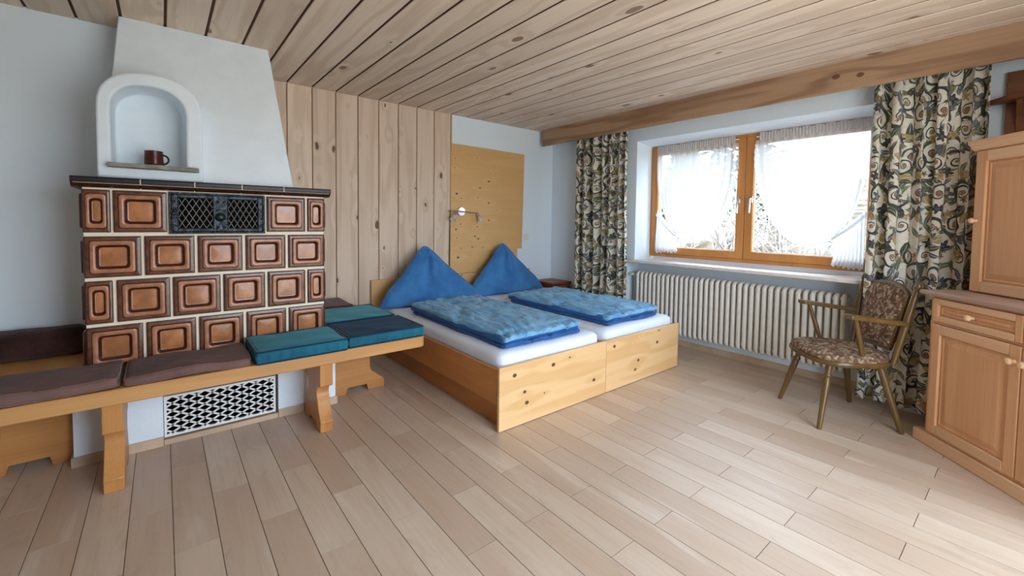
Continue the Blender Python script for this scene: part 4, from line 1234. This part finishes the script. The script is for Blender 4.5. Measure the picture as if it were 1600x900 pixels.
mb=MB(); mb.box(.035,CW-.035,UO+.02,CD,.9235,1.745); prt(mb,'carcass',M['cab'],up,bevel=.003)
mb=MB(); mb.prism([(UO+.02,1.745),(UO+.012,1.745),(UO-.004,1.758),(UO-.008,1.772),(UO-.025,1.785),(UO-.028,1.805),(CD,1.805),(CD,1.745)],lambda p,q,t:(t,p,q),.005,CW-.005); prt(mb,'cornice',M['cabh'],up,bevel=.003)
for k in range(2):
    a=.037+k*.524; b=a+.520
    framed(up,'door',a,b,.93,1.742,UO-.002,.062,(a+.020 if k==0 else b-.02,1.34))

# brown shelf in the upper right corner of the window wall
sh=thing('corner_shelf','dark brown wooden shelf high on the wall right of the floral curtain','shelf',(4.0,-.05,1.85))
MB().box(4.025,4.05,-.45,.17,1.85,2.25).build('backboard',M['darkshelf'],sh,bevel=.003)
mb=MB(); mb.prism([(4.025,.262),(3.90,.15),(3.80,-.1),(3.80,-.45),(4.025,-.45)],lambda p,q,t:(p,q,t),2.06,2.09); mb.build('shelf_board',M['darkshelf'],sh,bevel=.004)
mb=MB(); mb.prism([(4.025,2.06),(3.93,2.06),(4.0,1.97),(4.025,1.88)],lambda p,q,t:(p,t,q),.10,.125); mb.build('bracket',M['darkshelf'],sh)

# ------------------------------------------------------------------ outdoors
mb=MB()
def hill(u,v):
    x=4.9+16*u; y=-9+24*v
    z=.35+ (x-4.9)*.17+.25*noise.noise(Vector((x*.5,y*.5,0)))+.08*noise.noise(Vector((x*2,y*2,0)))
    return (x,y,z)
mb.grid(hill,40,60); ho=struct(mb.build('ground_outside',M['hill'],smooth=True))
def hz(x,y): return .35+(x-4.9)*.17+.25*noise.noise(Vector((x*.5,y*.5,0)))
def bush_bare(label,x,y,h,seed,n=26):
    rnd=random.Random(seed); z0=hz(x,y)-.05
    t=thing('bare_shrub',label,'shrub',(x,y,z0))
    mb=MB()
    for k in range(n):
        a=rnd.uniform(0,2*PI); sp=rnd.uniform(.15,.7); P=[]; p=Vector((x+rnd.uniform(-.15,.15),y+rnd.uniform(-.3,.3),z0))
        d=Vector((math.cos(a)*sp,math.sin(a)*sp,1)).normalized(); L=h*rnd.uniform(.6,1.1); m=7
        for i in range(m+1):
            P.append(p.copy()); d=(d+Vector((rnd.uniform(-.22,.22),rnd.uniform(-.22,.22),rnd.uniform(-.18,.1)))).normalized(); p=p+d*L/m
        mb.tube(P,[.016*(1-.8*i/m)+.003 for i in range(m+1)],6)
        for i in (3,4,5,6):
            q=P[i].copy(); e=Vector((rnd.uniform(-1,1),rnd.uniform(-1,1),rnd.uniform(.1,.9))).normalized(); l=h*.3*rnd.uniform(.5,1)
            mb.tube([q,q+e*l*.5,q+e*l+Vector((0,0,rnd.uniform(-.05,.1)))],[.007,.005,.002],5)
    mb.build('branches',M['bark'],t,smooth=True)
def conifer(label,x,y,h,r,seed):
    rnd=random.Random(seed); z0=hz(x,y)-.1
    t=thing('evergreen_tree',label,'tree',(x,y,z0))
    mb=MB(); mb.tube([(x,y,z0),(x,y,z0+h*.5),(x,y,z0+h*.95)],[.10,.07,.02],8); mb.build('trunk',M['trunk'],t,smooth=True)
    mb=MB()
    for k in range(1500):
        f=rnd.random()**.8; z=z0+h*(.08+.92*f); rr=r*(1-f)**.8*(.35+.65*rnd.random()); a=rnd.uniform(0,2*PI)
        p=Vector((x+rr*math.cos(a),y+rr*math.sin(a),z-.15*rr)); s=rnd.uniform(.09,.20)
        d=Vector((math.cos(a),math.sin(a),rnd.uniform(-.6,.3))).normalized(); w=d.cross(Vector((rnd.uniform(-1,1),rnd.uniform(-1,1),1))).normalized()
        n_=d.cross(w)
        mb.add([p-d*s,p+w*s*.35+n_*.02,p+d*s*1.2,p-w*s*.35-n_*.02],[(0,1,2,3)])
    mb.build('foliage',M['leaf'],t)
bush_bare('bare twiggy shrub outside behind the right casement',6.2,1.9,1.5,3,30)
bush_bare('bare twiggy shrub outside just left of the middle window post',7.1,3.2,1.5,5,26)
bush_bare('bare twiggy shrub outside low behind the left casement',6.5,3.95,.9,9,22)
conifer('tall dull green evergreen outside directly behind the middle window post',9.7,4.1,3.9,1.25,4)
conifer('smaller evergreen outside far beyond the left casement',11.8,6.6,2.6,.8,6)
conifer('evergreen outside beyond the right casement, seen through voile',11.4,.6,3.4,1.3,8)
for k,(x,y,s) in enumerate(((8.2,4.75,.2),(8.5,3.95,.27),(8.35,3.35,.2),(8.1,2.1,.24))):
    lab=['grey rock on the slope outside under the left casement','larger grey rock on the slope outside under the left casement','grey rock on the slope outside behind the middle window post','grey rock on the slope outside under the right casement'][k]
    mb=MB(); mb.rbox(x-s,x+s,y-s*1.3,y+s*1.3,hz(x,y)-.12,hz(x,y)+s*.8,s*.35,8,0,lambda p,q:tuple(.06*noise.noise_vector(p*4)))
    tag(mb.build('rock',M['rock'],loc=(x,y,hz(x,y)),smooth=True,angle=60),lab,'rock')

# ------------------------------------------------------------------ camera
def R3(yaw,pitch,roll):
    c,s=math.cos(yaw),math.sin(yaw)
    r=Vector((c,-s,0)); f=Vector((s,c,0)); u=Vector((0,0,1))
    cp,sp=math.cos(pitch),math.sin(pitch)
    f2=f*cp-u*sp; u2=u*cp+f*sp
    cr,sr=math.cos(roll),math.sin(roll)
    return r*cr+u2*sr, u2*cr-r*sr, f2
r,u,f=R3(math.radians(39.13),math.radians(2.54),math.radians(.76))
cam=bpy.data.cameras.new('camera'); co=bpy.data.objects.new('camera',cam); COL.objects.link(co)
co.matrix_world=Matrix(((r.x,u.x,-f.x,0),(r.y,u.y,-f.y,0),(r.z,u.z,-f.z,1.3),(0,0,0,1)))
cam.sensor_fit='HORIZONTAL'; cam.sensor_width=36; cam.lens=672.1/1600*36; cam.shift_y=(375.96-450)/1600
cam.clip_start=.02
S.camera=co

# ------------------------------------------------------------------ light: overcast daylight through window and terrace door
W=bpy.data.worlds.new('overcast_sky'); S.world=W; W.use_nodes=True; nt=W.node_tree; nt.nodes.clear()
tc=nt.nodes.new('ShaderNodeTexCoord'); sx=nt.nodes.new('ShaderNodeSeparateXYZ'); nt.links.new(tc.outputs['Generated'],sx.inputs[0])
rp=nt.nodes.new('ShaderNodeValToRGB'); nt.links.new(sx.outputs['Z'],rp.inputs[0])
rp.color_ramp.elements[0].position=0; rp.color_ramp.elements[0].color=(.55,.56,.56,1)
e=rp.color_ramp.elements[1]; e.position=.06; e.color=(.82,.95,1.14,1)
bg=nt.nodes.new('ShaderNodeBackground'); bg.inputs['Strength'].default_value=5.0
nt.links.new(rp.outputs[0],bg.inputs[0]); ow=nt.nodes.new('ShaderNodeOutputWorld'); nt.links.new(bg.outputs[0],ow.inputs[0])
def portal(name,loc,rot,sx_,sy_):
    l=bpy.data.lights.new(name,'AREA'); l.shape='RECTANGLE'; l.size=sx_; l.size_y=sy_
    l.cycles.is_portal=True
    o=bpy.data.objects.new(name,l); COL.objects.link(o); o.location=loc; o.rotation_euler=rot
portal('window_daylight',(4.42,(WY0+WY1)/2,1.55),(0,math.radians(90),0),1.35,2.1)
portal('terrace_daylight',((DX0+DX1)/2,YR-.18,1.16),(math.radians(90),0,0),2.45,2.35)
S.view_settings.view_transform='Standard'; S.view_settings.look='None'; S.view_settings.gamma=1; S.view_settings.use_curve_mapping=False
S.view_settings.exposure=1.98
S.cycles.max_bounces=12; S.cycles.diffuse_bounces=6; S.cycles.transparent_max_bounces=16
S.cycles.sample_clamp_indirect=8
